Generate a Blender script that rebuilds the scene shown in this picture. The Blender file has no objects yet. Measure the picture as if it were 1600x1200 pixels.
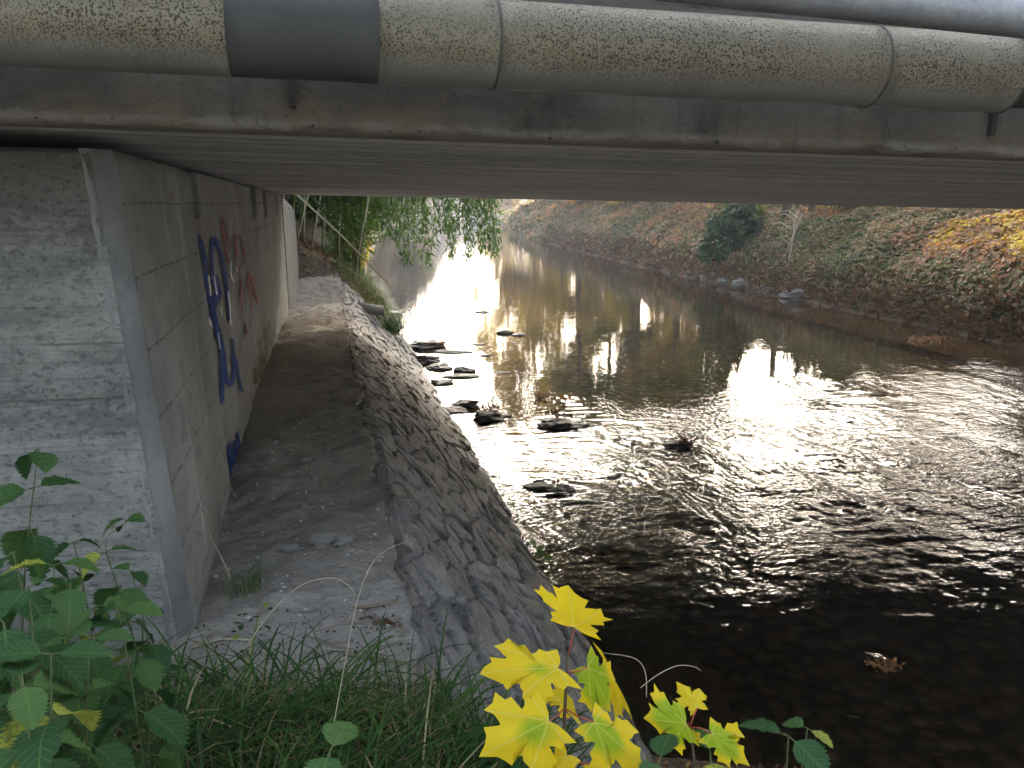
import bpy, bmesh, math, random
import numpy as np
from mathutils import Vector, Matrix, Euler
from math import radians as R
random.seed(7); rng = np.random.default_rng(7)
S = bpy.context.scene

# ------------------------------------------------------------------ camera, sky, sun, exposure
F = 1320.0; YAW = R(12.6); PITCH = R(11.9); ROLL = .018; ZE = 2.5      # focal length in px of the 1600 px photograph
_f = np.array([math.sin(YAW)*math.cos(PITCH), math.cos(YAW)*math.cos(PITCH), -math.sin(PITCH)])
_r0 = np.array([math.cos(YAW), -math.sin(YAW), 0.0]); _u0 = np.cross(_r0, _f)
_r = _r0*math.cos(ROLL)+_u0*math.sin(ROLL); _u = _u0*math.cos(ROLL)-_r0*math.sin(ROLL)
CAM = np.array([0, 0, ZE])
cd = bpy.data.cameras.new('camera'); cam = bpy.data.objects.new('camera', cd)
S.collection.objects.link(cam); S.camera = cam
cd.sensor_width = 36; cd.lens = F/1600*36; cd.clip_start = .05; cd.clip_end = 3000
cam.matrix_world = Matrix(((_r[0], _u[0], -_f[0], 0), (_r[1], _u[1], -_f[1], 0), (_r[2], _u[2], -_f[2], ZE), (0, 0, 0, 1)))

SUN_AZ = R(23.5); SUN_EL = R(22.5)           # azimuth from +Y towards +X
w = bpy.data.worlds.new('World'); S.world = w; w.use_nodes = True
wn = w.node_tree.nodes; wl = w.node_tree.links
sky = wn.new('ShaderNodeTexSky'); sky.sky_type = 'NISHITA'; sky.sun_disc = False
sky.sun_elevation = SUN_EL; sky.sun_rotation = SUN_AZ; sky.air_density = 1.1; sky.dust_density = 4.0; sky.ozone_density = 1
hs = wn.new('ShaderNodeHueSaturation'); hs.inputs['Saturation'].default_value = .68; wl.new(sky.outputs[0], hs.inputs['Color'])
tc_ = wn.new('ShaderNodeTexCoord'); mp_ = wn.new('ShaderNodeMapping'); mp_.inputs['Scale'].default_value = (1, 1, 3.0); nz_ = wn.new('ShaderNodeTexNoise')
nz_.inputs['Scale'].default_value = 2.2; nz_.inputs['Detail'].default_value = 6; wl.new(tc_.outputs['Generated'], mp_.inputs[0]); wl.new(mp_.outputs[0], nz_.inputs['Vector'])
cr_ = wn.new('ShaderNodeMapRange'); cr_.inputs[1].default_value = .32; cr_.inputs[2].default_value = .56; cr_.inputs[3].default_value = .9; cr_.inputs[4].default_value = 2.5; wl.new(nz_.outputs['Fac'], cr_.inputs[0])
dt_ = wn.new('ShaderNodeVectorMath'); dt_.operation = 'DOT_PRODUCT'; wl.new(tc_.outputs['Generated'], dt_.inputs[0]); dt_.inputs[1].default_value = (math.sin(SUN_AZ)*math.cos(SUN_EL), math.cos(SUN_AZ)*math.cos(SUN_EL), math.sin(SUN_EL))
mr_ = wn.new('ShaderNodeMapRange'); mr_.inputs[1].default_value = .55; mr_.inputs[2].default_value = 1.0; mr_.inputs[3].default_value = 1.0; mr_.inputs[4].default_value = 2.5; wl.new(dt_.outputs['Value'], mr_.inputs[0])
mu_ = wn.new('ShaderNodeMath'); mu_.operation = 'MULTIPLY'; wl.new(mr_.outputs[0], mu_.inputs[0]); wl.new(cr_.outputs[0], mu_.inputs[1])
vm_ = wn.new('ShaderNodeVectorMath'); vm_.operation = 'SCALE'; wl.new(hs.outputs[0], vm_.inputs[0]); wl.new(mu_.outputs[0], vm_.inputs['Scale'])   # cloud noise and sunward glow added to brighten the unseen sky
wl.new(vm_.outputs[0], wn['Background'].inputs[0]); wn['Background'].inputs[1].default_value = .15
sd = bpy.data.lights.new('sun', 'SUN'); sun = bpy.data.objects.new('sun', sd); S.collection.objects.link(sun)
sd.energy = 3.6; sd.angle = R(.6); sd.color = (1, .9, .76)
_sdir = Vector((math.sin(SUN_AZ)*math.cos(SUN_EL), math.cos(SUN_AZ)*math.cos(SUN_EL), math.sin(SUN_EL)))
sun.rotation_euler = _sdir.to_track_quat('Z', 'Y').to_euler(); sun.location = (0, 0, 30)
S.view_settings.view_transform = 'Standard'; S.view_settings.look = 'None'
S.view_settings.exposure = 1.3; S.view_settings.gamma = 1
S.cycles.use_denoising = True
S.cycles.max_bounces = 8; S.cycles.transparent_max_bounces = 12; S.cycles.sample_clamp_indirect = 6
S.cycles.diffuse_bounces = 5; S.cycles.caustics_reflective = True; S.cycles.blur_glossy = .6; S.cycles.caustics_refractive = False

# ------------------------------------------------------------------ helpers
def ray(px, py): return _f+_r*(px-800)/F-_u*(py-600)/F
def atZ(px, py, z): d = ray(px, py); return CAM+d*((z-ZE)/d[2])
def atY(px, py, y): d = ray(px, py); return CAM+d*(y/d[1])
def atD(px, py, t): return CAM+ray(px, py)*t

def _h(i, s):
    i = (i.astype(np.int64)*np.int64(374761393)+np.int64(s)*np.int64(668265263)) & 0x7fffffff
    i = ((i ^ (i >> 13))*1274126177) & 0x7fffffff
    return (i ^ (i >> 16)) & 0x7fffffff
def vn(x, y, s=0):                                   # value noise, 0..1
    x = np.asarray(x, float); y = np.asarray(y, float)
    xi = np.floor(x); yi = np.floor(y); fx = x-xi; fy = y-yi
    fx = fx*fx*(3-2*fx); fy = fy*fy*(3-2*fy)
    g = lambda a, b: (_h(a.astype(np.int64)+b.astype(np.int64)*57731, s) % 65536)/65535.0
    return (g(xi, yi)*(1-fx)+g(xi+1, yi)*fx)*(1-fy)+(g(xi, yi+1)*(1-fx)+g(xi+1, yi+1)*fx)*fy
def fbm(x, y, s=0, o=4):
    v = 0; a = .5; t = 0
    for k in range(o): v = v+a*vn(x*2**k, y*2**k, s+k*17); t += a; a *= .5
    return v/t

def tag(o, label=None, cat=None, group=None, kind=None):
    if label: o['label'] = label
    if cat: o['category'] = cat
    if group: o['group'] = group
    if kind: o['kind'] = kind
    return o
def link(name, me, parent=None):
    o = bpy.data.objects.new(name, me); S.collection.objects.link(o)
    if parent: o.parent = parent
    return o
def empty(name, loc, label, cat, group=None, rz=0):
    o = bpy.data.objects.new(name, None); S.collection.objects.link(o)
    o.location = tuple(float(v) for v in loc); o.rotation_euler.z = rz; o.empty_display_size = .1
    return tag(o, label, cat, group)
def raw(name, V, Fc, mats, parent=None, smooth=True, tint=None, uv=None, mi=None):
    """V (n,3); Fc (m,k) array or list of tuples."""
    me = bpy.data.meshes.new(name)
    V = np.asarray(V, float)
    if isinstance(Fc, np.ndarray):
        m, k = Fc.shape
        me.vertices.add(len(V)); me.vertices.foreach_set('co', V.ravel())
        me.loops.add(m*k); me.loops.foreach_set('vertex_index', Fc.ravel().astype(np.int32))
        me.polygons.add(m); me.polygons.foreach_set('loop_start', np.arange(0, m*k, k, dtype=np.int32))
        me.polygons.foreach_set('loop_total', np.full(m, k, dtype=np.int32))
        me.update(calc_edges=True)
    else:
        me.from_pydata([tuple(v) for v in V], [], [tuple(int(i) for i in f) for f in Fc]); me.update()
    for mm in (mats if isinstance(mats, (list, tuple)) else [mats]): me.materials.append(mm)
    if mi is not None: me.polygons.foreach_set('material_index', np.asarray(mi, dtype=np.int32))
    me.polygons.foreach_set('use_smooth', np.full(len(me.polygons), bool(smooth)))
    if tint is not None:
        a = me.attributes.new('tint', 'FLOAT', 'POINT'); a.data.foreach_set('value', np.asarray(tint, float))
    if uv is not None:
        a = me.attributes.new('luv', 'FLOAT_VECTOR', 'POINT')
        u = np.zeros((len(V), 3)); u[:, :np.asarray(uv).shape[1]] = uv; a.data.foreach_set('vector', u.ravel())
    return link(name, me, parent)
class MB:
    def __init__(s): s.V = []; s.F = []
    def add(s, V, Fc):
        n = len(s.V); s.V += [tuple(float(c) for c in v) for v in V]; s.F += [tuple(int(i)+n for i in f) for f in Fc]; return s
    def box(s, a, b):
        x0, y0, z0 = a; x1, y1, z1 = b
        return s.add([(x0, y0, z0), (x1, y0, z0), (x1, y1, z0), (x0, y1, z0), (x0, y0, z1), (x1, y0, z1), (x1, y1, z1), (x0, y1, z1)],
                     [(0, 3, 2, 1), (4, 5, 6, 7), (0, 1, 5, 4), (1, 2, 6, 5), (2, 3, 7, 6), (3, 0, 4, 7)])
    def tube(s, pts, rad, n=8, cap=True):
        pts = [Vector([float(c) for c in p]) for p in pts]
        rad = rad if hasattr(rad, '__len__') else [rad]*len(pts)
        V = []; prev = None
        for i, p in enumerate(pts):
            t = (pts[min(i+1, len(pts)-1)]-pts[max(i-1, 0)]).normalized()
            if prev is None: a = t.orthogonal().normalized()
            else:
                a = prev-t*prev.dot(t); a = a.normalized() if a.length > 1e-6 else t.orthogonal().normalized()
            prev = a; b = t.cross(a)
            for k in range(n):
                an = 2*math.pi*k/n; V.append(p+(a*math.cos(an)+b*math.sin(an))*rad[i])
        Fc = [(i*n+k, i*n+(k+1) % n, (i+1)*n+(k+1) % n, (i+1)*n+k) for i in range(len(pts)-1) for k in range(n)]
        if cap: Fc += [tuple(range(n))[::-1], tuple(range((len(pts)-1)*n, len(pts)*n))]
        return s.add(V, Fc)
    def build(s, name, mat, parent=None, smooth=False):
        return raw(name, np.array(s.V), s.F, mat, parent, smooth)
def grid(nx, ny):
    i = np.arange(nx-1)[:, None]*ny+np.arange(ny-1)[None, :]; i = i.ravel()
    return np.stack([i, i+ny, i+ny+1, i+1], 1)

# ------------------------------------------------------------------ materials
class NT:
    def __init__(s, name):
        s.m = bpy.data.materials.new(name); s.m.use_nodes = True; s.t = s.m.node_tree
        s.b = s.t.nodes['Principled BSDF']; s.out = s.t.nodes['Material Output']
    def n(s, typ, ins=None, **kw):
        nd = s.t.nodes.new('ShaderNode'+typ)
        for k, v in kw.items(): setattr(nd, k, v)
        for k, v in (ins or {}).items():
            sk = nd.inputs[k]
            if hasattr(v, 'links') or isinstance(v, bpy.types.NodeSocket): s.t.links.new(v, sk)
            else: sk.default_value = v
        return nd
    def lk(s, a, b): s.t.links.new(a, b)
    def coord(s, scale=(1, 1, 1), kind='Object'):
        return s.n('Mapping', {0: s.n('TexCoord').outputs[kind], 'Scale': scale}).outputs[0]
    def noise(s, sc, det=5, scale=(1, 1, 1), rough=.55, dist=0, off=(0, 0, 0)):
        mp = s.n('Mapping', {0: s.n('TexCoord').outputs['Object'], 'Scale': scale, 'Location': off}).outputs[0]
        return s.n('TexNoise', {'Vector': mp, 'Scale': sc, 'Detail': det, 'Roughness': rough, 'Distortion': dist}).outputs['Fac']
    def ramp(s, fac, st, interp='LINEAR'):
        r = s.n('ValToRGB', {0: fac}); cr = r.color_ramp; cr.interpolation = interp
        while len(cr.elements) < len(st): cr.elements.new(.5)
        for e, (p, c) in zip(cr.elements, st):
            e.position = p; e.color = (c, c, c, 1) if not hasattr(c, '__len__') else (*c, 1)
        return r.outputs[0]
    def mix(s, f, a, b, bt='MIX'):
        nd = s.n('Mix', data_type='RGBA', blend_type=bt)
        for k, v in ((0, f), (6, a), (7, b)):
            if isinstance(v, bpy.types.NodeSocket): s.lk(v, nd.inputs[k])
            elif k: nd.inputs[k].default_value = (*v, 1) if hasattr(v, '__len__') else (v, v, v, 1)
            else: nd.inputs[k].default_value = v
        return nd.outputs[2]
    def math(s, op, a, b=0, c=0, clamp=False):
        nd = s.n('Math', operation=op, use_clamp=clamp)
        for k, v in ((0, a), (1, b), (2, c)):
            if isinstance(v, bpy.types.NodeSocket): s.lk(v, nd.inputs[k])
            else: nd.inputs[k].default_value = v
        return nd.outputs[0]
    def bump(s, h, dist=.01, st=1, normal=None):
        d = {'Height': h, 'Distance': dist, 'Strength': st}
        if normal is not None: d['Normal'] = normal
        return s.n('Bump', d).outputs[0]
    def fin(s, col, rough=.9, normal=None, spec=.3):
        if isinstance(col, bpy.types.NodeSocket): s.lk(col, s.b.inputs['Base Color'])
        else: s.b.inputs['Base Color'].default_value = (*col, 1)
        if isinstance(rough, bpy.types.NodeSocket): s.lk(rough, s.b.inputs['Roughness'])
        else: s.b.inputs['Roughness'].default_value = rough
        s.b.inputs['Specular IOR Level'].default_value = spec
        if normal is not None: s.lk(normal, s.b.inputs['Normal'])
        return s.m
    def xyz(s): return s.n('SeparateXYZ', {0: s.n('TexCoord').outputs['Object']}).outputs

def m_soffit():
    t = NT('board_marked_concrete'); x, y, z = t.xyz(); y = t.n('MapRange', {0: y, 1: 0, 2: 20, 3: 0, 4: 20}, clamp=False).outputs[0]
    big = t.noise(.8, 5, (.5, 1, 1)); streak = t.noise(1.0, 7, (.8, 9, 2), .68)
    col = t.mix(t.ramp(big, [(.3, 0), (.7, 1)]), (.48, .465, .44), (.70, .685, .65))
    col = t.mix(t.ramp(streak, [(.38, .5), (.56, 0)]), col, (.33, .31, .28))
    wob = t.noise(.7, 3, (1, .3, 1))
    yy = t.math('ADD', t.math('MULTIPLY', y, 4.3), t.math('MULTIPLY', wob, .35))
    fr = t.math('FRACT', yy); ln = t.math('LESS_THAN', t.math('ABSOLUTE', t.math('SUBTRACT', fr, .5)), .045)
    gap = t.math('MULTIPLY', ln, t.ramp(t.noise(1.0, 5, (1.6, 9, 1), .75), [(.46, 0), (.52, 1)]))
    col = t.mix(t.math('MULTIPLY', gap, .9), col, (.04, .035, .03))
    col = t.mix(t.ramp(t.noise(1.0, 6, (.5, 5, 1), .65, 0, (9, 2, 1)), [(.56, 0), (.66, .5)]), col, (.78, .75, .70))
    pit = t.ramp(t.noise(1.0, 4, (8, 45, 20), .6), [(.60, 0), (.63, 1)])
    col = t.mix(pit, col, (.06, .055, .05))
    bid = t.n('TexWhiteNoise', {'W': t.math('FLOOR', t.math('ADD', yy, .5))}, noise_dimensions='1D').outputs[0]
    col = t.mix(t.math('MULTIPLY', bid, .5), col, (.28, .265, .24))
    h = t.math('SUBTRACT', t.math('MULTIPLY', t.noise(1, 5, (1.5, 40, 3)), .4), t.math('ADD', gap, pit))
    return t.fin(col, .9, t.bump(h, .012))
def m_fascia():
    t = NT('weathered_fascia_concrete'); x, y, z = t.xyz()
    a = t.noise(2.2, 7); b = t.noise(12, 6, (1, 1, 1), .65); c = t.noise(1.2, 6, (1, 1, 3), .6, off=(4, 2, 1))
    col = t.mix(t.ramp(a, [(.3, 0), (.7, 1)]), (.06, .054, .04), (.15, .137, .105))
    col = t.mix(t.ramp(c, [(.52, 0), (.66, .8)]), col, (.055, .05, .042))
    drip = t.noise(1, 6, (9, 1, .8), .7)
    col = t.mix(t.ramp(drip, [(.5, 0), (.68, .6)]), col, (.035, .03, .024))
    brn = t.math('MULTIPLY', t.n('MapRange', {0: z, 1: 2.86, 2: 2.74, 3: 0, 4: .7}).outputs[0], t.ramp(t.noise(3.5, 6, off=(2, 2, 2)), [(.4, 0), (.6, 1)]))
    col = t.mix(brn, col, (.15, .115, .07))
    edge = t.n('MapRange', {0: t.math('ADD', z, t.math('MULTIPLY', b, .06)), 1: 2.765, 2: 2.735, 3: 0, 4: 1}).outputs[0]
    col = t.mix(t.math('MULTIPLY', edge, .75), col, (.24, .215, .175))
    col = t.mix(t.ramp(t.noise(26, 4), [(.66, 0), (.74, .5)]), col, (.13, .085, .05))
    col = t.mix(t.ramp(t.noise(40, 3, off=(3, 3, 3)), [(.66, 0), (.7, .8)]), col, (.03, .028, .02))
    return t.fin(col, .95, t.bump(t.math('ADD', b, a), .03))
def m_abut():
    t = NT('lichen_stained_concrete'); x, y, z = t.xyz()
    a = t.noise(3.2, 8, (1, 1, 1), .62); fine = t.noise(30, 6, (1, 1, 1.2), .7); c = t.noise(3.6, 10, (1, 1, 2.2), .72, 0, (5, 1, 2))
    lines = t.noise(1, 3, (1.2, 1.2, 95), .6)
    col = t.mix(t.ramp(a, [(.3, 0), (.72, 1)]), (.20, .197, .175), (.34, .333, .295))
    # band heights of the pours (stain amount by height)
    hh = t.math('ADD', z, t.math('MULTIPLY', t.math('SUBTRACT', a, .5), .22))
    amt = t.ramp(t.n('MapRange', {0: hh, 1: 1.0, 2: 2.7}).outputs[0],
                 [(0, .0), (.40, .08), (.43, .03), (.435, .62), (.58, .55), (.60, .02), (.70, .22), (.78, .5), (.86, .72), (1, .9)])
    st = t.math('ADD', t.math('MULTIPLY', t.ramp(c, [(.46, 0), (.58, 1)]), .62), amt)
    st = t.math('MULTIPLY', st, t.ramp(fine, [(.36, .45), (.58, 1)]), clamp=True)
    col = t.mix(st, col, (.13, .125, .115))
    sp = t.ramp(t.noise(42, 7, (1, 1, 1.4), .75, off=(2, 9, 4)), [(.56, 0), (.61, 1)])
    col = t.mix(t.math('MULTIPLY', sp, t.ramp(t.noise(2.2, 3, off=(8, 1, 1)), [(.46, 0), (.62, .6)])), col, (.09, .087, .08))
    seam = t.math('LESS_THAN', t.math('ABSOLUTE', t.math('SUBTRACT', t.math('FRACT', t.math('MULTIPLY', t.math('ADD', z, t.math('MULTIPLY', a, .02)), 5.6)), .5)), .022)
    col = t.mix(t.math('MULTIPLY', seam, t.ramp(t.noise(5, 4), [(.42, 0), (.6, .75)])), col, (.10, .095, .085))
    ln2 = t.math('MULTIPLY', t.ramp(lines, [(.40, .55), (.52, 0)]), t.ramp(t.noise(3, 4, (1, 1, 2), off=(5, 5, 5)), [(.40, 0), (.6, 1)]))
    col = t.mix(ln2, col, (.13, .125, .115))
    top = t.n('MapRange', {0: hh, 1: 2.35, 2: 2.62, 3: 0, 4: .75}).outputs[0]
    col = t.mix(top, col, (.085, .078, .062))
    h = t.math('ADD', t.math('MULTIPLY', lines, .8), t.math('ADD', t.math('MULTIPLY', fine, .6), t.math('MULTIPLY', sp, -.3)))
    return t.fin(col, .93, t.bump(h, .005))
def m_side():
    t = NT('smooth_formed_concrete'); x, y, z = t.xyz()
    a = t.noise(1.6, 7, (1, 1, 1), .6); c = t.noise(5, 8, (1, .8, 1.4), .7, .5); v = t.noise(1, 5, (6, 5, .6), .6)
    col = t.mix(t.ramp(a, [(.3, 0), (.7, 1)]), (.22, .213, .19), (.36, .35, .315))
    col = t.mix(t.ramp(c, [(.50, 0), (.68, .65)]), col, (.17, .16, .15))
    col = t.mix(t.ramp(v, [(.60, 0), (.72, .5)]), col, (.56, .55, .52))
    zz = t.math('FRACT', t.math('MULTIPLY', t.math('ADD', z, t.math('MULTIPLY', a, .03)), 4.2))
    seam = t.math('LESS_THAN', t.math('ABSOLUTE', t.math('SUBTRACT', zz, .5)), .02)
    dash = t.ramp(t.noise(1, 3, (1, 22, 1)), [(.45, .1), (.55, .8)])
    col = t.mix(t.math('MULTIPLY', seam, dash), col, (.11, .105, .10))
    h = t.math('SUBTRACT', t.math('ADD', t.noise(25, 6), c), t.math('MULTIPLY', seam, .6))
    return t.fin(col, .9, t.bump(h, .006))
def m_strip():
    t = NT('corner_repair_mortar'); a = t.noise(2.5, 7, (1, 1, .8), .65); b = t.noise(18, 6, (1, 1, .7), .7)
    col = t.mix(t.ramp(a, [(.35, 0), (.65, 1)]), (.15, .147, .138), (.26, .255, .24))
    col = t.mix(t.ramp(b, [(.55, 0), (.68, .6)]), col, (.16, .15, .14))
    return t.fin(col, .9, t.bump(b, .006))
def m_mortar():
    t = NT('fresh_mortar_strip'); a = t.noise(9, 6)
    return t.fin(t.mix(a, (.24, .235, .23), (.31, .305, .30)), .85, t.bump(t.noise(60, 3), .002))
def m_dirt():
    t = NT('packed_dirt'); x, y, z = t.xyz()
    a = t.noise(1.3, 7, (1, 1, 1), .6); b = t.noise(14, 8, (1, 1.6, 1), .7); c = t.noise(60, 5)
    col = t.mix(t.ramp(a, [(.32, 0), (.68, 1)]), (.28, .24, .195), (.42, .375, .315))
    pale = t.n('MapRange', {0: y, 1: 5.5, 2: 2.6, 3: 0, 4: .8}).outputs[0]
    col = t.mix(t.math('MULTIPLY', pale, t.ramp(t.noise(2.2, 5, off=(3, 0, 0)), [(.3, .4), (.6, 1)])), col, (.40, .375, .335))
    col = t.mix(t.ramp(b, [(.5, 0), (.68, .6)]), col, (.11, .09, .072))
    col = t.mix(t.ramp(c, [(.66, 0), (.74, .5)]), col, (.42, .40, .37))
    h = t.math('ADD', t.math('MULTIPLY', b, .8), t.math('MULTIPLY', c, .25))
    return t.fin(col, .97, t.bump(h, .03))
def m_soil(name='bank_soil', base=(.10, .078, .055), hi=(.19, .155, .115)):
    t = NT(name); a = t.noise(1.1, 7, (1, 1, 1), .65); b = t.noise(17, 8, (1, 1, 1), .7)
    col = t.mix(t.ramp(a, [(.35, 0), (.65, 1)]), base, hi)
    col = t.mix(t.ramp(b, [(.45, 0), (.7, .7)]), col, tuple(c*.45 for c in base))
    col = t.mix(t.ramp(t.noise(45, 4), [(.62, 0), (.7, .6)]), col, (.24, .15, .08))
    return t.fin(col, .97, t.bump(b, .04))
def m_stone():
    t = NT('schist_slab_stone')
    ti = t.n('Attribute', attribute_name='tint').outputs['Fac']
    jt = t.n('SeparateXYZ', {0: t.n('Attribute', attribute_name='luv').outputs['Vector']}).outputs[0]
    x, y, z = t.xyz()
    col = t.ramp(ti, [(0, (.19, .187, .185)), (.2, (.30, .29, .27)), (.35, (.23, .215, .195)), (.5, (.33, .285, .23)), (.65, (.23, .228, .23)), (.8, (.38, .36, .325)), (.9, (.25, .225, .195)), (1, (.31, .27, .215))])
    lay = t.noise(1, 7, (9, 3, 26), .72, 1.0); b = t.noise(22, 7, (1, .6, 1), .7)
    col = t.mix(t.ramp(lay, [(.36, .7), (.55, 0)]), col, (.10, .097, .10))
    col = t.mix(t.ramp(t.noise(3.3, 7, (1, 1, 1), .7, .5, (7, 7, 7)), [(.56, 0), (.68, .75)]), col, (.38, .375, .39))
    mort = t.mix(b, (.16, .138, .112), (.085, .073, .06))
    col = t.mix(t.ramp(jt, [(.0, 1), (.35, .85), (.7, 0)]), col, mort)
    far_brown = t.math('MULTIPLY', t.n('MapRange', {0: y, 1: 4.5, 2: 8, 3: .1, 4: .62}).outputs[0], t.ramp(t.noise(4, 6), [(.35, .4), (.6, 1)]))  # stone turns browner and darker farther along the slope
    col = t.mix(far_brown, col, (.175, .145, .115))
    moss = t.math('MULTIPLY', t.n('MapRange', {0: z, 1: .45, 2: .1, 3: 0, 4: 1}).outputs[0], t.ramp(t.noise(2.4, 5, off=(1, 4, 2)), [(.56, 0), (.64, 1)]))
    col = t.mix(t.math('MULTIPLY', moss, .9), col, (.07, .11, .025))
    wet = t.n('MapRange', {0: t.math('ADD', z, t.math('MULTIPLY', b, .12)), 1: .22, 2: .06, 3: 0, 4: .75}).outputs[0]
    col = t.mix(wet, col, (.035, .03, .024))
    rg = t.n('MapRange', {0: wet, 3: .72, 4: .35}).outputs[0]
    return t.fin(col, rg, t.bump(t.math('ADD', t.math('MULTIPLY', lay, .7), b), .022), .4)
def m_jacket():
    t = NT('speckled_metal_jacket'); x, y, z = t.xyz()
    a = t.noise(1.6, 5); g = t.n('MapRange', {0: z, 1: 2.80, 2: 2.86, 3: 0, 4: 1}).outputs[0]
    col = t.mix(g, (.23, .225, .21), t.mix(a, (.19, .168, .108), (.27, .24, .16)))
    vo = t.n('TexVoronoi', {'Vector': t.coord((1, 1, 1)), 'Scale': 140.0}, feature='F1').outputs['Distance']
    sp = t.math('ADD', vo, t.math('MULTIPLY', t.noise(40, 3), .55))
    dots = t.ramp(sp, [(.42, 1), (.50, 0)])
    ln = t.ramp(t.noise(200, 3, (1, 1, 1.0), .5), [(.55, 0), (.58, 1)])
    msk = t.math('MULTIPLY', t.math('MULTIPLY', t.ramp(t.noise(3.0, 4, off=(3, 1, 1)), [(.30, .45), (.5, 1)]), g), 1)
    dd = t.math('MULTIPLY', t.math('MAXIMUM', dots, ln), msk)
    col = t.mix(dd, col, (.05, .036, .02))
    col = t.mix(t.math('MULTIPLY', t.ramp(t.noise(9, 5, off=(1, 6, 1)), [(.55, 0), (.7, .35)]), g), col, (.17, .12, .06))
    col = t.mix(t.ramp(t.noise(1, 5, (7, .6, .6), .7), [(.55, 0), (.7, .35)]), col, (.09, .08, .065))
    t.b.inputs['Metallic'].default_value = .15
    return t.fin(col, .55, t.bump(t.math('SUBTRACT', t.noise(12, 3), dd), .002), .5)
def m_plain(name, c1, c2, sc=6, rough=.8, bump=.003, metal=0, spec=.3, scale=(1, 1, 1)):
    t = NT(name); a = t.noise(sc, 6, scale); b = t.noise(sc*6, 5, scale)
    t.b.inputs['Metallic'].default_value = metal
    return t.fin(t.mix(t.ramp(t.math('ADD', t.math('MULTIPLY', a, .6), t.math('MULTIPLY', b, .4)), [(.3, 0), (.7, 1)]), c1, c2), rough, t.bump(b, bump), spec)
def m_leaf(name, st, trans=.45, rough=.5, veins=False):
    t = NT(name); ti = t.n('Attribute', attribute_name='tint').outputs['Fac']
    col = t.ramp(ti, st)
    if veins:
        v = t.n('SeparateXYZ', {0: t.n('Attribute', attribute_name='luv').outputs['Vector']}).outputs
        oi = t.n('ObjectInfo').outputs['Random']
        if veins == 'maple':
            # green area spreads from the leaf's centre, its margin is yellow
            n = t.noise(14, 3); rr = t.math('SQRT', t.math('ADD', t.math('MULTIPLY', v[0], v[0]), t.math('POWER', t.math('SUBTRACT', v[1], .25), 2)))
            g = t.math('SUBTRACT', t.math('ADD', t.n('Attribute', attribute_name='green', attribute_type='OBJECT').outputs['Fac'], t.math('MULTIPLY', n, .25)), rr)
            g = t.math('ADD', g, t.math('MULTIPLY', v[0], t.n('Attribute', attribute_name='side', attribute_type='OBJECT').outputs['Fac']))
            col = t.mix(t.ramp(g, [(.0, 0), (.22, .85)]), t.mix(n, (.80, .56, .012), (.90, .70, .03)), (.28, .48, .02))
            brs = t.noise(5, 5, off=(1, 2, 3)); col = t.mix(t.ramp(brs, [(.66, 0), (.72, .6)]), col, (.30, .13, .02))
            vm = None
            for an in (90, 48, 132, 2, 178):
                ca, sa = math.cos(R(an)), math.sin(R(an))
                cr = t.math('ABSOLUTE', t.math('SUBTRACT', t.math('MULTIPLY', v[0], sa), t.math('MULTIPLY', v[1], ca)))
                al = t.math('ADD', t.math('MULTIPLY', v[0], ca), t.math('MULTIPLY', v[1], sa))
                m = t.math('MULTIPLY', t.math('LESS_THAN', cr, .012), t.math('GREATER_THAN', al, 0))
                vm = m if vm is None else t.math('MAXIMUM', vm, m)
            col = t.mix(t.math('MULTIPLY', vm, .6), col, (.78, .70, .16))
            h = t.math('ADD', t.math('MULTIPLY', vm, -1), t.math('MULTIPLY', t.noise(30, 3), .4))
        else:
            # pinnate veins
            wv = t.math('FRACT', t.math('SUBTRACT', t.math('MULTIPLY', v[1], 8), t.math('MULTIPLY', t.math('ABSOLUTE', v[0]), 7)))
            vm = t.math('MAXIMUM', t.math('LESS_THAN', wv, .12), t.math('LESS_THAN', t.math('ABSOLUTE', v[0]), .015))
            yl = t.math('GREATER_THAN', oi, .92)
            yb = t.ramp(t.noise(9, 2), [(.35, .3), (.6, .9)])
            col = t.mix(t.math('MULTIPLY', yl, yb), col, (.42, .42, .06))
            col = t.mix(t.math('MULTIPLY', vm, .35), col, (.16, .26, .06))
            h = t.math('ADD', t.math('MULTIPLY', vm, -1), t.math('MULTIPLY', t.noise(60, 3), .6))
        nm = t.bump(h, .0015)
    else: nm = None
    t.fin(col, rough, nm, .18)
    tr = t.n('BsdfTranslucent'); t.lk(col, tr.inputs[0])
    mx = t.n('MixShader', {0: trans}); t.lk(t.b.outputs[0], mx.inputs[1]); t.lk(tr.outputs[0], mx.inputs[2]); t.lk(mx.outputs[0], t.out.inputs[0])
    return t.m
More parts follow.
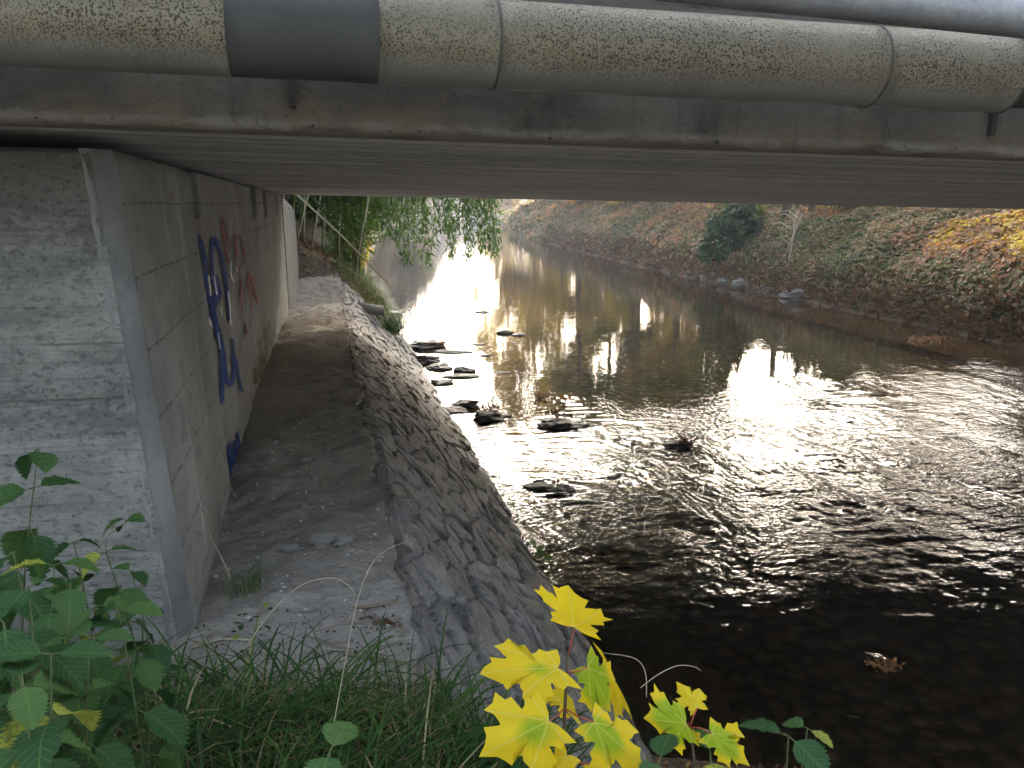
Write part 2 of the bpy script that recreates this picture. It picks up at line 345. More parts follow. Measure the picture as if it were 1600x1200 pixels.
def m_water():
    t = NT('river_water_surface')
    x, y, z = t.xyz()
    # riffle strength: shallow fast water between 4.5 and 12 m, calm elsewhere
    n1 = t.noise(.35, 3, (1, 1, 1)); n2 = t.noise(.22, 3, (1, .6, 1), off=(7, 3, 0))
    yj = t.math('ADD', t.math('SUBTRACT', y, t.math('MULTIPLY', t.math('SUBTRACT', x, 4.5), .35)), t.math('MULTIPLY', t.math('SUBTRACT', n2, .5), 3.0))
    near = t.n('MapRange', {0: t.math('ADD', y, t.math('MULTIPLY', t.math('SUBTRACT', n2, .5), 2.0)), 1: 3.6, 2: 5.8}, interpolation_type='SMOOTHSTEP').outputs[0]
    far = t.n('MapRange', {0: yj, 1: 11.2, 2: 8.0}, interpolation_type='SMOOTHSTEP').outputs[0]
    rif = t.math('MULTIPLY', near, far)
    rif = t.math('MULTIPLY', rif, t.ramp(n1, [(.25, .35), (.6, 1)]))
    flow = t.ramp(t.noise(1.1, 4, (1, .35, 1), .6, .4, (2, 8, 0)), [(.36, .30), (.60, 1.25)])
    amp = t.math('ADD', t.math('MULTIPLY', rif, flow), .03)
    w1 = t.noise(5, 2, (1, 2.0, 1), .5, .5); w2 = t.noise(13, 2, (1, 1.8, 1), .5, .4, (3, 1, 0)); w3 = t.noise(34, 2, (1, 1.5, 1), .5, 0, (9, 1, 0))
    h = t.math('ADD', t.math('MULTIPLY', w1, 1.5), t.math('ADD', t.math('MULTIPLY', w2, .60), t.math('MULTIPLY', w3, .14)))
    h = t.math('MULTIPLY', h, amp)
    calm = t.math('MULTIPLY', t.noise(2.2, 3, (1, 1, 1), .5), .10)
    nm = t.bump(t.math('ADD', h, calm), .021, 1)
    fr = t.n('Fresnel', {'IOR': 1.34, 'Normal': nm}).outputs[0]
    gl = t.n('BsdfGlossy', {'Roughness': .015, 'Normal': nm, 'Color': (1, 1, 1, 1)})
    trn = t.n('BsdfTransparent', {'Color': (.70, .62, .46, 1)})
    mx = t.n('MixShader', {0: fr}); t.lk(trn.outputs[0], mx.inputs[1]); t.lk(gl.outputs[0], mx.inputs[2]); t.lk(mx.outputs[0], t.out.inputs[0])
    return t.m
def m_bed():
    t = NT('river_bed_stones')
    vo = t.n('TexVoronoi', {'Vector': t.coord((1, 1, 1)), 'Scale': 8.0, 'Randomness': 1.0})
    a = t.noise(2, 5); col = t.mix(vo.outputs['Color'], (.06, .05, .034), (.20, .165, .11))
    col = t.mix(t.ramp(vo.outputs['Distance'], [(.25, 0), (.6, .8)]), col, (.022, .02, .014))
    col = t.mix(t.ramp(t.noise(3.3, 4), [(.58, 0), (.64, .5)]), col, (.10, .06, .03))
    return t.fin(col, .9, t.bump(vo.outputs['Distance'], -.06))
def m_paint(name, c, rough=.85, lo=.40, hi=.55):
    t = NT(name); v = t.n('SeparateXYZ', {0: t.n('Attribute', attribute_name='luv').outputs['Vector']}).outputs
    e = t.math('ABSOLUTE', v[0])                                   # 0 at the stroke's middle, 1 at its edge
    soft = t.n('MapRange', {0: t.math('ADD', e, t.math('MULTIPLY', t.noise(60, 4), .5)), 1: .95, 2: 1.4, 3: 1, 4: 0}).outputs[0]
    al = t.math('MULTIPLY', soft, t.ramp(t.noise(24, 6, (1, 1, 1), .7), [(lo-.14, .30), (hi-.12, .90)]))
    t.lk(al, t.b.inputs['Alpha'])
    return t.fin(c, rough, None, .1)

M = dict(strip=m_strip(), soffit=m_soffit(), fascia=m_fascia(), abut=m_abut(), side=m_side(), mortar=m_mortar(), dirt=m_dirt(), soil=m_soil(),
         stone=m_stone(), jacket=m_jacket(), water=m_water(), bed=m_bed(),
         bitumen=m_plain('dark_pipe_wrap', (.05, .051, .046), (.085, .086, .078), 3, .6, .002),
         seam=m_plain('pipe_seam_band', (.06, .055, .045), (.12, .11, .09), 20, .6, .001),
         galv=m_plain('galvanised_grey_pipe', (.20, .205, .21), (.38, .385, .39), 10, .55, .002, .4, .5),
         iron=m_plain('dark_bracket_iron', (.03, .027, .022), (.06, .05, .04), 20, .8),
         wetrock=m_plain('wet_dark_rock', (.018, .015, .012), (.055, .045, .036), 7, .5, .012, 0, .4),
         dryrock=m_plain('dry_pale_rock', (.34, .325, .29), (.56, .54, .50), 6, .9, .01),
         bankrock=m_plain('weathered_bank_rock', (.13, .122, .105), (.27, .26, .235), 5, .9, .03), bark=m_plain('tree_bark', (.09, .07, .05), (.20, .165, .12), 8, .95, .02, scale=(1, 1, .25)),
         twig=m_plain('dry_twig', (.16, .12, .08), (.30, .24, .17), 12, .9),
         palestem=m_plain('pale_dry_stalk', (.38, .32, .20), (.55, .48, .33), 12, .8),
         redstem=m_plain('red_petiole', (.30, .05, .035), (.42, .09, .05), 12, .5),
         darkstem=m_plain('dark_sapling_bark', (.06, .04, .028), (.12, .08, .05), 12, .7),
         greenstem=m_plain('green_plant_stem', (.05, .075, .022), (.10, .11, .04), 12, .6),
         cement=m_plain('old_cement', (.17, .16, .135), (.29, .275, .24), 5, .92, .01),
         blue=m_paint('blue_spray_paint', (.03, .065, .25)), red=m_paint('red_spray_paint', (.36, .055, .04), lo=.50, hi=.66),
         white=m_paint('white_glint_strokes', (.62, .68, .80), .3, .42, .5), yellow=m_paint('yellow_spray_paint', (.27, .22, .06), lo=.64, hi=.84))  # white serves the painted glints on the blue letters
G1, G2 = (.025, .055, .012), (.06, .11, .025)
M['vine'] = m_leaf('vine_leaf', [(0, (.035, .055, .022)), (.2, (.085, .12, .035)), (.34, (.17, .17, .06)), (.46, (.25, .19, .095)), (.6, (.35, .225, .13)), (.74, (.44, .27, .15)), (.84, (.44, .17, .08)), (.92, (.62, .32, .05)), (1, (.62, .50, .07))], .5)
M['willow'] = m_leaf('willow_leaf', [(0, (.035, .075, .02)), (.5, (.085, .16, .035)), (.9, (.16, .24, .05)), (1, (.35, .33, .06))], .45)
M['evergreen'] = m_leaf('dark_evergreen_leaf', [(0, (.015, .035, .012)), (1, (.05, .095, .028))], .25, .4)
M['autumn'] = m_leaf('autumn_tree_leaf', [(0, (.14, .11, .02)), (.4, (.42, .26, .04)), (.7, (.60, .46, .05)), (1, (.26, .28, .05))], .55)
M['greentree'] = m_leaf('green_tree_leaf', [(0, (.035, .06, .015)), (.6, (.10, .15, .03)), (1, (.26, .25, .045))], .5)
M['farwood'] = m_leaf('distant_wood_leaf', [(0, (.07, .075, .05)), (.6, (.12, .11, .07)), (1, (.20, .15, .08))], .35)
M['grass'] = m_leaf('grass_blade', [(0, (.022, .06, .015)), (.4, (.05, .115, .024)), (.72, (.12, .20, .045)), (.8, (.30, .25, .12)), (1, (.46, .37, .20))], .35)
M['litter'] = m_leaf('fallen_leaf', [(0, (.06, .035, .02)), (.5, (.16, .09, .045)), (.8, (.30, .14, .05)), (1, (.40, .26, .10))], .2, .7)
M['nettle'] = m_leaf('nettle_leaf', [(0, (.025, .075, .022)), (1, (.06, .125, .032))], .25, .5, 'pinnate')
M['maple'] = m_leaf('maple_leaf', [(0, (.7, .5, .03)), (1, (.8, .6, .05))], .5, .45, 'maple')

# ------------------------------------------------------------------ ground, water
def XL(Y): return np.interp(Y, [-80, 0, 15, 19, 26, 42, 77, 110, 150, 200, 260], [1.6, 1.5, 1.42, 1.35, 1.3, 2.0, 5.2, 8.6, 14, 24, 50])
def XR(Y): return np.interp(Y, [-80, 13, 23, 29, 45, 77, 110, 143, 170, 200, 260], [13.1, 13.1, 13.2, 13.25, 14.2, 17.0, 22.5, 30.5, 42, 62, 120])
PA = ([-100, -10, -5, -2.6, -1.9, -1.3, -.9, 0, .7, 2, 9], [2.6, 1.8, 1.35, 1.12, 1.06, .98, .66, .0, -.35, -.45, -.45])
PB = ([-100, -10, -4.6, -2.2, -1.9, -1.24, -.9, 0, .7, 2, 9], [3.5, 3.2, 1.9, .9, .9, .88, .6, -.10, -.35, -.45, -.45])
PD = ([-100, -10, -4.6, -2.6, -1.6, -1.1, -.45, 0, .7, 2, 9], [5.5, 3.4, 2.7, 2.15, 1.7, 1.35, .75, -.02, -.35, -.45, -.45])
PE = ([-100, -10, -4.6, -2.6, -1.6, -1.1, -.45, 0, .7, 2, 9], [7, 4.6, 3.6, 2.9, 2.4, 1.8, .9, -.02, -.35, -.45, -.45])
def hL(X, Y):
    X = np.asarray(X, float); Y = np.asarray(Y, float); r = X-XL(Y)
    a, b, d, e = (np.interp(r, *p) for p in (PA, PB, PD, PE))
    wb = np.clip((Y-2.1)/.45, 0, 1); wd = np.clip((Y-13.6)/1.3, 0, 1); we = np.clip((Y-17)/6, 0, 1)
    z = a*(1-wb)+b*wb; z = z*(1-wd)+d*wd; z = z*(1-we)+e*we
    amp = np.where(r < -.4, 1, .4)
    near = np.where((Y > 2.4) & (Y < 13.8) & (r > -2.3), .15, 1)
    sh = .17-.22*(X-1.6)-.5*(Y-2.85)+(fbm(X*3, Y*3, 7)-.5)*.10; z = np.where((X > .95) & (X < 3.2) & (Y < 3.7) & (Y > 1.9), np.maximum(z, np.minimum(sh, .16)), z)
    z = np.where(r > .55, np.minimum(z, -.34-.35*(r-.55)+(fbm(X*2.5, Y*2.5, 8)-.5)*.22), z)
    return z+(fbm(X*1.3+50, Y*1.3+90, 3)-.5)*.25*amp*near+(fbm(X*7+50, Y*7+90, 5, 3)-.5)*.05*near
def hR(X, Y):
    r = np.asarray(X, float)-XR(Y)
    z = np.interp(r, [-9, -2, -.8, 0, .25, .55, 1.3, 2.6, 6, 12, 100], [-.45, -.45, -.25, .0, .45, 1.05, 1.75, 2.3, 3.6, 4.9, 9])
    amp = np.clip(r*1.5, 0, 1)
    return z+(fbm(X*.9+20, Y*.9+70, 31)-.5)*.7*amp+(fbm(X*4+20, Y*4+70, 33, 3)-.5)*.15*np.clip(r*4, 0, 1)
def axis(segs):
    o = []
    for a, b, st in segs: o += list(np.arange(a, b, st))
    return np.array(o+[segs[-1][1]])
def sheet(name, rx, ys, base, hf, mat, flip=False):
    Yg, Rg = np.meshgrid(ys, rx, indexing='ij'); Xg = Rg+base(Yg); Zg = hf(Xg, Yg)
    V = np.stack([Xg, Yg, Zg], -1).reshape(-1, 3); Fc = grid(len(ys), len(rx))
    return tag(raw(name, V, Fc[:, ::-1].copy(), mat), kind='structure')
ys = axis([(-80, 0, 4), (0, 4, .08), (4, 13, .5), (13, 22, .1), (22, 60, .5), (60, 260, 3)])
sheet('bank_terrain', axis([(-100, -10, 6), (-10, -3.4, .4), (-3.4, 1.3, .06)]), ys, XL, hL, M['soil'])
ys = axis([(-80, 8, 4), (8, 40, .2), (40, 120, 1), (120, 260, 4)])
sheet('bank_terrain', axis([(-.9, 4, .12), (4, 14, .5), (14, 100, 6)]), ys, XR, hR, m_soil('leafy_bank_soil', (.09, .065, .04), (.20, .14, .085)))
X0, Y0 = np.meshgrid(axis([(-400, -20, 40), (-20, 40, .35), (40, 400, 40)]), axis([(-400, -10, 40), (-10, 40, .35), (40, 600, 40)]), indexing='ij')
Z0 = -.42+(fbm(X0*1.2, Y0*1.2, 11)-.5)*.16
tag(raw('river_bed', np.stack([X0, Y0, Z0], -1).reshape(-1, 3), grid(*X0.shape), M['bed']), kind='structure')

RIPPLES = [(3.22, 8.42, .34), (3.0, 3.85, .2), (2.61, 9.3, .3), (3.71, 8.3, .2), (4.35, 6.1, .4), (1.95, 7.1, .25), (7.1, 10.9, .5), (5.0, 7.3, .4), (3.1, 10.5, .25), (6.2, 8.9, .5), (11.0, 9.3, .5), (8.6, 7.5, .5)]
def hW(X, Y):
    nz = fbm(X*.45+5, Y*.3+9, 41, 3)
    yj = Y-(X-4.5)*.35*(Y > 7)+(nz-.5)*3
    ss = lambda a, b, v: (lambda t: t*t*(3-2*t))(np.clip((v-a)/(b-a), 0, 1))
    rif = ss(3.7, 6, yj)*(1-ss(8.2, 11.6, yj))*(.45+.8*nz)
    z = rif*((fbm(X*2.2+.4*Y, Y*3.4, 43, 3)-.5)*.036+(fbm(X*6+.8*Y, Y*9, 47, 2)-.5)*.013)
    z = z+(fbm(X*1.6, Y*1.6, 53, 2)-.5)*.0025
    for (a, b, s) in RIPPLES:
        d = np.hypot((X-a), (Y-b)*1.0); z = z+.012*np.sin(d*2*np.pi/.17)*np.exp(-(d/s)**2)
        dx = (X-a); dy = (b-Y)                       # wake trails towards the camera
        z = z+.008*np.sin(dy*2*np.pi/.2)*np.exp(-(dx/(.15+.35*np.abs(dy)))**2)*np.exp(-np.abs(dy-.35)/.5)*(dy > -.1)
    return z
X0, Y0 = np.meshgrid(axis([(-400, -10, 30), (-10, 1, .5), (1, 14.6, .045), (14.6, 60, 1), (60, 400, 30)]), axis([(-400, -10, 30), (-10, 2, .5), (2, 15, .045), (15, 60, .5), (60, 600, 20)]), indexing='ij')
Z0 = np.where((X0 > .9) & (X0 < 14.6) & (Y0 > 1.8) & (Y0 < 16), hW(X0, Y0), 0)
tag(raw('river_water', np.stack([X0, Y0, Z0], -1).reshape(-1, 3), grid(*X0.shape), M['water']), kind='structure')

# dirt path on the ledge
px = axis([(-.62, .30, .035)]); py = axis([(2.2, 15.2, .035)])
X0, Y0 = np.meshgrid(px, py, indexing='ij')
edge = .26+.05*(fbm(Y0*3, Y0*0+2, 61)-.5)*2+.03*(vn(Y0*13, Y0*0+5, 62)-.5)
Xe = np.minimum(X0, edge)
def path_h(X0, Y0):
    X0 = np.asarray(X0, float); Y0 = np.asarray(Y0, float)
    Zp = 1.0+(fbm(X0*2.2, Y0*1.6, 63)-.5)*.09+(fbm(X0*9, Y0*9, 65, 3)-.5)*.045+(fbm(X0*22, Y0*22, 66, 2)-.5)*.022
    Zp -= .05*np.clip((-.30-X0)/.3, 0, 1)**1.5*np.clip(1.4-np.abs(Y0-3.2)*.3, .3, 1)           # dirt heaped against the wall
    Zp += np.where(Y0 > 12.9, .32*(1-np.cos(np.clip((Y0-12.9)/1.7, 0, 1)*np.pi))/2, 0)         # ramp up behind the bridge
    Zp -= .10*np.clip((2.6-Y0)/.4, 0, 1)
    return Zp
Zp = path_h(X0, Y0)
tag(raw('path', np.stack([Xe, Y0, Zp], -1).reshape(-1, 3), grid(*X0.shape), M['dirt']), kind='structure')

# stone revetment: slabs laid in mortar, a cellular height field on the slope
sx = np.linspace(0, 1, 125); sy = axis([(2.0, 8, .014), (8, 15.4, .028)])
A, B = np.meshgrid(sx, sy, indexing='ij'); L = 1.72
u = A*L; v = B
wu = u+(fbm(u*2, v*2, 71)-.5)*.10; wv = v+(fbm(u*2, v*2, 73)-.5)*.18+.35*u
cu, cv = .135, .29
iu = np.floor(wu/cu); best = np.full(u.shape, 9.); sec = best.copy(); bid = np.zeros(u.shape); bx = np.zeros(u.shape); by = np.zeros(u.shape)
iv = np.floor(wv/cv)
for a in (-1, 0, 1, 2, -2):
    for b in (-1, 0, 1):
        ci, cj = iu+a, iv+b; hh = lambda s: (_h(ci.astype(np.int64)+(cj.astype(np.int64)+900)*7919, s) % 4096)/4096.0
        dx = (wu/cu-(ci+hh(1)*1.0)); dy = (wv/cv-(cj+hh(2)*1.0)); d = np.hypot(dx, dy)
        m = d < best; sec = np.where(m, best, np.minimum(sec, d)); bid = np.where(m, hh(5), bid); bx = np.where(m, dx, bx); by = np.where(m, dy, by); best = np.where(m, d, best)
ed = np.clip((sec-best)/.10, 0, 1); ed2 = ed**.4
hgt = ed2*(.010+.020*bid)+(bid-.5)*.075*bx*ed2+((bid*7.3) % 1-.5)*.05*by*ed2
rid = 1-np.abs(fbm(wu*9, wv*2.2, 75, 4)*2-1)
hgt += (rid-.6)*.010*ed2+np.floor(fbm(wu*5, wv*1.6, 78, 3)*9)*.0035*ed2+(fbm(wu*30, wv*14, 76, 3)-.5)*.012+(fbm(u*1.5, v*.9, 77)-.5)*.05
hgt *= np.clip(A/.04, .25, 1)
XA = .27+(1.50-.27+.1)*A; ZA = 1.0-(1.0+.14)*A**1.04+.045*np.sin(A*np.pi)
nx, nz = .66, .75
XS = XA+hgt*nx-.02; ZS = ZA+hgt*nz-.035; XS[0] = .05; ZS[0] = .86
ZS += np.where(B > 12.9, .25*(1-A)*(1-np.cos(np.clip((B-12.9)/1.7, 0, 1)*np.pi))/2, 0)
fade = np.clip((2.5-B)/.5, 0, 1); ZS -= fade*.12
rv = raw('stone_revetment', np.stack([XS, B, ZS], -1).reshape(-1, 3), grid(*A.shape)[:, ::-1].copy(), M['stone'], None, False, tint=bid.ravel(), uv=np.stack([ed.ravel(), ed.ravel()], 1))
tag(rv, 'sloping embankment of grey and brown stone slabs between dirt path and river', 'stone embankment')

# ------------------------------------------------------------------ bridge
br = empty('road_bridge', (5, 2.6, 2.7), 'low concrete road bridge spanning the river overhead', 'bridge')
def P(o): o.location = -Vector(o.parent.location) if o.parent else (0, 0, 0); return o
YN, YF = 2.6, 12.6
m = MB(); XA0, XB0 = -6.0, 20.0
xs = np.linspace(XA0, XB0, 160)
ysr = [YN+.09]+list(np.linspace(3, 12.4, 20))+[YF]
V = [(x, y, 2.695-(y-YN)*.0095+.006*(vn(x*1.3, y*.8, 5)-.5)) for x in xs for y in ysr]
m.add(V, grid(len(xs), len(ysr))[:, ::-1].tolist())
m.add([(XA0, YN+.09, 3.2), (XB0, YN+.09, 3.2), (XB0, YF, 3.2), (XA0, YF, 3.2), (XA0, YF, 2.60), (XB0, YF, 2.60)], [(0, 1, 2, 3), (3, 2, 5, 4)])
P(m.build('deck_slab', M['soffit'], br))
# fascia beam with an irregular, broken lower lip
prof = [(YN+.10, 3.25), (YN, 3.25), (YN, 2.745), (YN-.004, 2.73), (YN-.012, 2.716), (YN-.004, 2.702), (YN+.02, 2.694), (YN+.10, 2.692)]
xs = np.arange(XA0, 14.0, .03); V = []
for x in xs:
    for k, (y, z) in enumerate(prof):
        j = (fbm(np.array(x*5.), np.array(k*3.), 81)-.5)*.016+(fbm(np.array(x*22.), np.array(k*3.), 82)-.5)*.010 if 2 < k < 7 else 0
        V.append((x, y+j*.8, z+j))
P(raw('fascia', V, grid(len(xs), len(prof)), M['fascia'], br))
m = MB(); m.box((XA0, YN-.12, 3.25), (XB0, YN+.35, 3.42)); P(m.build('kerb_beam', M['fascia'], br))
m = MB(); m.box((XA0, YN+.36, 3.2), (XB0, YF-.36, 3.28)); P(m.build('roadway', m_plain('asphalt', (.04, .04, .04), (.07, .07, .068), 20), br))
m = MB(); m.box((XA0, YF+.003, 2.605), (XB0, YF+.2, 3.30)); P(m.build('far_fascia', M['fascia'], br))
for yy in (YN+.05, YF+.05):
    m = MB()
    for zz, rr in ((4.35, .03), (3.9, .018)): m.tube([(XA0, yy, zz), (XB0, yy, zz)], rr, 8)
    for x in np.arange(XA0+.5, XB0, 2.0): m.tube([(x, yy, 3.4 if yy < 5 else 3.3), (x, yy, 4.35)], .025, 6)
    P(m.build('railing', M['galv'], br))

# abutment (battered), with mortar strip at its corner and recesses near the top
ab = empty('bridge_abutment', (-2, 2.9, .8), 'stained concrete bridge abutment with battered side wall and graffiti', 'abutment')
def wx(Y, z):
    t = np.clip((z-1.0)/1.66, 0, 1); bot = np.interp(Y, [2.9, 4, 8, 12.5], [-.50, -.525, -.53, -.48]); top = np.interp(Y, [2.9, 4.6, 12.5], [-.655, -.645, -.53])
    return bot*(1-t)+top*t
def wtop(Y): return np.interp(Y, [2.9, 12.5], [2.662, 2.592])
# front face: dense grid with slightly rough, rounded edges
def facegrid(name, PT, mat, parent, nu, nv, rough=.006, seed=0, round_top=.02):
    U, W = np.meshgrid(np.linspace(0, 1, nu), np.linspace(0, 1, nv), indexing='ij')
    Pn = PT(U, W); return P(raw(name, Pn.reshape(-1, 3), grid(nu, nv), mat, parent))
CX = lambda z: wx(2.9, z)-.0                       # corner line
def front(U, W):
    z = .75+W*(wtop(2.9)-.75); c = CX(z)-.040; X = -5.0+U*(c+5.0)
    n = (fbm(X*9, z*9, 92)-.5)*.012+(fbm(X*30, z*30, 93, 3)-.5)*.005
    n = n+np.where(((z > 1.83) & (z < 1.86)), .008, 0)
    cr = np.clip((W-.985)/.015, 0, 1)
    return np.stack([X, 2.9+n+cr*.03, z-cr*.008*(1+fbm(X*12, z, 95))], -1)
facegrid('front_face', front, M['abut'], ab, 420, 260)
def strip(U, W):
    z = .75+W*(wtop(2.9)-.75); c = CX(z); x0 = c-.055; x1 = c+.012; an = U*math.pi/2; fl = U+.08*(fbm(z*9, z*0+U*2, 99)-.5)*(1-U)
    n = (fbm(z*8, U*3, 96)-.5)*.010
    return np.stack([x0-.02*fbm(z*14, z*0+3, 94)*(1-U)+(x1-x0)*fl, 2.898+.072*U**1.6+n, z-.012*np.clip((W-.98)/.02, 0, 1)], -1)
facegrid('corner_strip', strip, M['strip'], ab, 10, 160)
YR0, YR1 = 4.55, 4.85
def side(Y0_, Y1_, off, ny, z0=.75):
    def f(U, W):
        Y = Y0_+U*(Y1_-Y0_); z = z0+W*(wtop(Y)-z0); n = (fbm(Y*4, z*4, 97)-.5)*.012+(fbm(Y*20, z*20, 98, 3)-.5)*.004
        cr = np.clip((W-.98)/.02, 0, 1)+np.clip((U-.97)/.03, 0, 1)*(.6 if Y1_ < 5 else 0)
        return np.stack([wx(Y, z)+off+n-cr*.02, Y, z-cr*.006], -1)
    return f
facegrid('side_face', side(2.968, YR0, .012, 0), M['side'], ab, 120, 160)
# long side face with real recesses near the top (vertical slots)
Yg = axis([(YR0+.02, 12.5, .04)]); Zg = np.linspace(0, 1, 130)
A, W = np.meshgrid(Yg, Zg, indexing='ij'); Z = .75+W*(wtop(A)-.75)
XS = wx(A, Z)+(fbm(A*4, Z*4, 97)-.5)*.012-.03+(fbm(A*20, Z*20, 98, 3)-.5)*.004
for (ya, yb, zb) in ((4.55, 4.95, 2.42), (8.05, 8.45, 2.36), (9.3, 9.75, 2.34), (11.2, 11.7, 2.32)):
    XS = np.where((A > ya) & (A < yb) & (Z > zb), XS-.16, XS)
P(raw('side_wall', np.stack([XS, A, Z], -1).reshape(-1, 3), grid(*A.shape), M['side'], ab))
m = MB()
for (ya, yb) in ((2.93, 12.49),):
    n = 30; yy = np.linspace(ya, yb, n); V = []
    for y in yy: V += [(-5, y, wtop(y)-.012), (float(wx(y, 2.6))-.06, y, wtop(y)-.012)]
    m.add(V, grid(n, 2).tolist())
m.add([(-5, 12.5, .7), (-.49, 12.5, .7), (-.545, 12.5, 2.58), (-5, 12.5, 2.58)], [(0, 1, 2, 3)])
P(m.build('bearing_shelf', M['abut'], ab))
# added dark block in the bearing gap, standing in for shade under the deck
m = MB(); m.box((-5, 3.4, 2.60), (-1.3, 12.4, 2.70)); P(m.build('slot_shade_block', M['iron'], ab))
m = MB(); m.box((13.7, 2.9, -.6), (18, 12.5, 2.56)); rb = m.build('bridge_abutment', M['abut']); tag(rb, 'plain concrete abutment across the river under the bridge deck', 'abutment')

# wing wall behind the bridge
def wing(U, W):
    Y = 12.55+U*2.0; z = .8+W*(2.58-.8-.25*U); t = (z-1)/1.6
    X = -.50+.10*U+.0*t-.06*t+.03*np.sin(U*3)
    return np.stack([X, Y, z+0*X], -1)
wg = empty('wing_wall', (-.6, 12.6, .8), 'short pale concrete wing wall just beyond the far end of the abutment', 'wall')
facegrid('wall_face', wing, M['cement'], wg, 30, 40)
m = MB(); m.add([wing(np.array(1.), np.array(0.)), wing(np.array(1.), np.array(1.)), (-1.4, 14.6, 2.3), (-1.4, 14.6, .8)], [(0, 1, 2, 3)])
m.add([wing(np.array(0.), np.array(1.)), wing(np.array(1.), np.array(1.)), (-1.4, 14.6, 2.3), (-1.4, 12.6, 2.55)], [(0, 1, 2, 3)])
P(m.build('wall_back', M['cement'], wg))

# graffiti: brush strokes lying on the battered wall
def on_wall(px, py):
    d = ray(px, py); t = 3.0
    for _ in range(30):
        q = CAM+d*t; g = q[0]-(wx(q[1], q[2])-.030); dx = d[0]-(wx(q[1]+d[1]*.01, q[2]+d[2]*.01)-wx(q[1], q[2]))/.01
        t -= g/dx
    return CAM+d*t
def stroke(mb, uvs, pts, w, k=4, dist=.011):
    pts = [np.array(p, float) for p in pts]; P2 = []
    for i in range(len(pts)-1):
        p0 = pts[max(i-1, 0)]; p1 = pts[i]; p2 = pts[i+1]; p3 = pts[min(i+2, len(pts)-1)]
        for j in range(k):
            t = j/k; P2.append(.5*((2*p1)+(-p0+p2)*t+(2*p0-5*p1+4*p2-p3)*t*t+(-p0+3*p1-3*p2+p3)*t**3))
    P2.append(pts[-1]); n = len(P2); V = []
    for i, p in enumerate(P2):
        tg = P2[min(i+1, n-1)]-P2[max(i-1, 0)]; tg = tg/(np.linalg.norm(tg)+1e-9); nn = np.array([-tg[1], tg[0]])
        ww = w*1.45*(.75+.5*vn(np.array(i*.7), np.array(w), 7))
        for s in (-1, -.5, 0, .5, 1):
            q = on_wall(*(p+nn*ww*.5*s)); V.append((q[0]+dist, q[1], q[2])); uvs.append((s, i))
    mb.add(V, grid(n, 5).tolist())
def graffiti(name, strokes, mat, label, dist=.011, wf=1.0):
    mb = MB(); uvs = []
    for w_, pts in strokes: stroke(mb, uvs, pts, w_*wf, dist=dist)
    o = raw(name, np.array(mb.V), mb.F, mat, ab, uv=np.array(uvs)); P(o); o['label'] = label; return o
graffiti('graffiti', [
    (9, [(297, 372), (298, 420), (301, 470), (308, 520), (318, 575), (325, 630), (334, 672)]),
    (7, [(298, 372), (305, 368), (312, 385), (318, 415), (319, 440)]),
    (6, [(330, 445), (328, 400), (331, 372), (338, 385), (346, 410), (352, 450), (357, 500)]),
    (9, [(318, 440), (326, 470), (333, 500), (340, 530), (346, 560), (349, 600)]),
    (7, [(333, 430), (340, 460), (328, 490), (336, 510), (344, 540)]),
    (5, [(320, 470), (325, 440), (333, 450), (330, 480)]),
    (6, [(326, 598), (332, 620), (342, 630), (345, 600), (342, 565)]),
    (6, [(346, 560), (352, 590), (358, 602), (363, 580), (362, 555)]),
    (3.5, [(360, 528), (366, 565), (372, 595), (376, 612)]),
    (3, [(367, 560), (371, 590), (374, 608)]),
    (3, [(322, 620), (328, 655), (330, 674)]), (3, [(331, 625), (335, 655), (339, 676)])], M['blue'], 'large looping blue spray-painted letters with painted white glints', wf=.74)
graffiti('graffiti', [
    (6, [(338, 735), (342, 722), (349, 712)]), (4, [(343, 722), (346, 750), (349, 774)]),
    (5, [(349, 708), (352, 735), (355, 762)]), (6, [(354, 695), (357, 725), (358, 758), (360, 742), (358, 712)]),
    (4, [(358, 690), (362, 715), (365, 728), (363, 700)]), (4, [(364, 688), (368, 712), (370, 690), (368, 676)]), (3, [(369, 676), (373, 700), (375, 715)])],
    M['blue'], 'small blue scrawl low on the wall', wf=.62)
graffiti('graffiti', [
    (4.5, [(343, 335), (347, 365), (351, 395), (356, 412)]), (3, [(349, 345), (354, 370), (358, 388)]),
    (4, [(365, 365), (367, 385), (368, 405)]), (4, [(373, 370), (379, 392), (382, 415)]), (3, [(365, 367), (372, 372)]),
    (3.5, [(386, 420), (392, 440), (398, 460), (400, 475)]), (3, [(376, 438), (374, 465), (377, 490)]), (3, [(386, 425), (389, 455), (392, 485)]),
    (4, [(381, 505), (383, 522)]), (3, [(398, 440), (390, 432), (384, 440), (388, 455), (396, 465)]), (3, [(370, 415), (376, 440), (372, 470)])],
    M['red'], 'thin red spray-painted lettering', wf=.6)
graffiti('graffiti', [(9, [(395, 575), (398, 600), (401, 555)]), (7, [(403, 530), (407, 560), (404, 590)]), (7, [(412, 510), (414, 545), (411, 570)]), (5, [(418, 500), (420, 540)])],
    M['yellow'], 'faded yellow spray paint', wf=.75)
graffiti('graffiti', [(2, [(297, 415), (298, 440)]), (2.4, [(299, 460), (301, 485)]), (2, [(304, 505), (307, 528)]), (2.4, [(309, 540), (313, 565)]), (2, [(322, 430), (325, 462)]),
    (2.2, [(331, 432), (335, 460)]), (2, [(320, 490), (325, 508)]), (2.4, [(322, 497), (328, 512)]), (2, [(353, 455), (356, 480), (357, 508)]), (2, [(337, 520), (340, 545)]), (1.6, [(357, 408), (358, 430), (362, 440)]), (1.4, [(366, 415), (368, 425)]),
    (1.8, [(314, 570), (317, 585)]), (1.6, [(341, 480), (344, 492)])],
    M['white'], 'white glints painted over the glossy blue letters', .014, .8)  # short white strokes painted as highlights on the letters

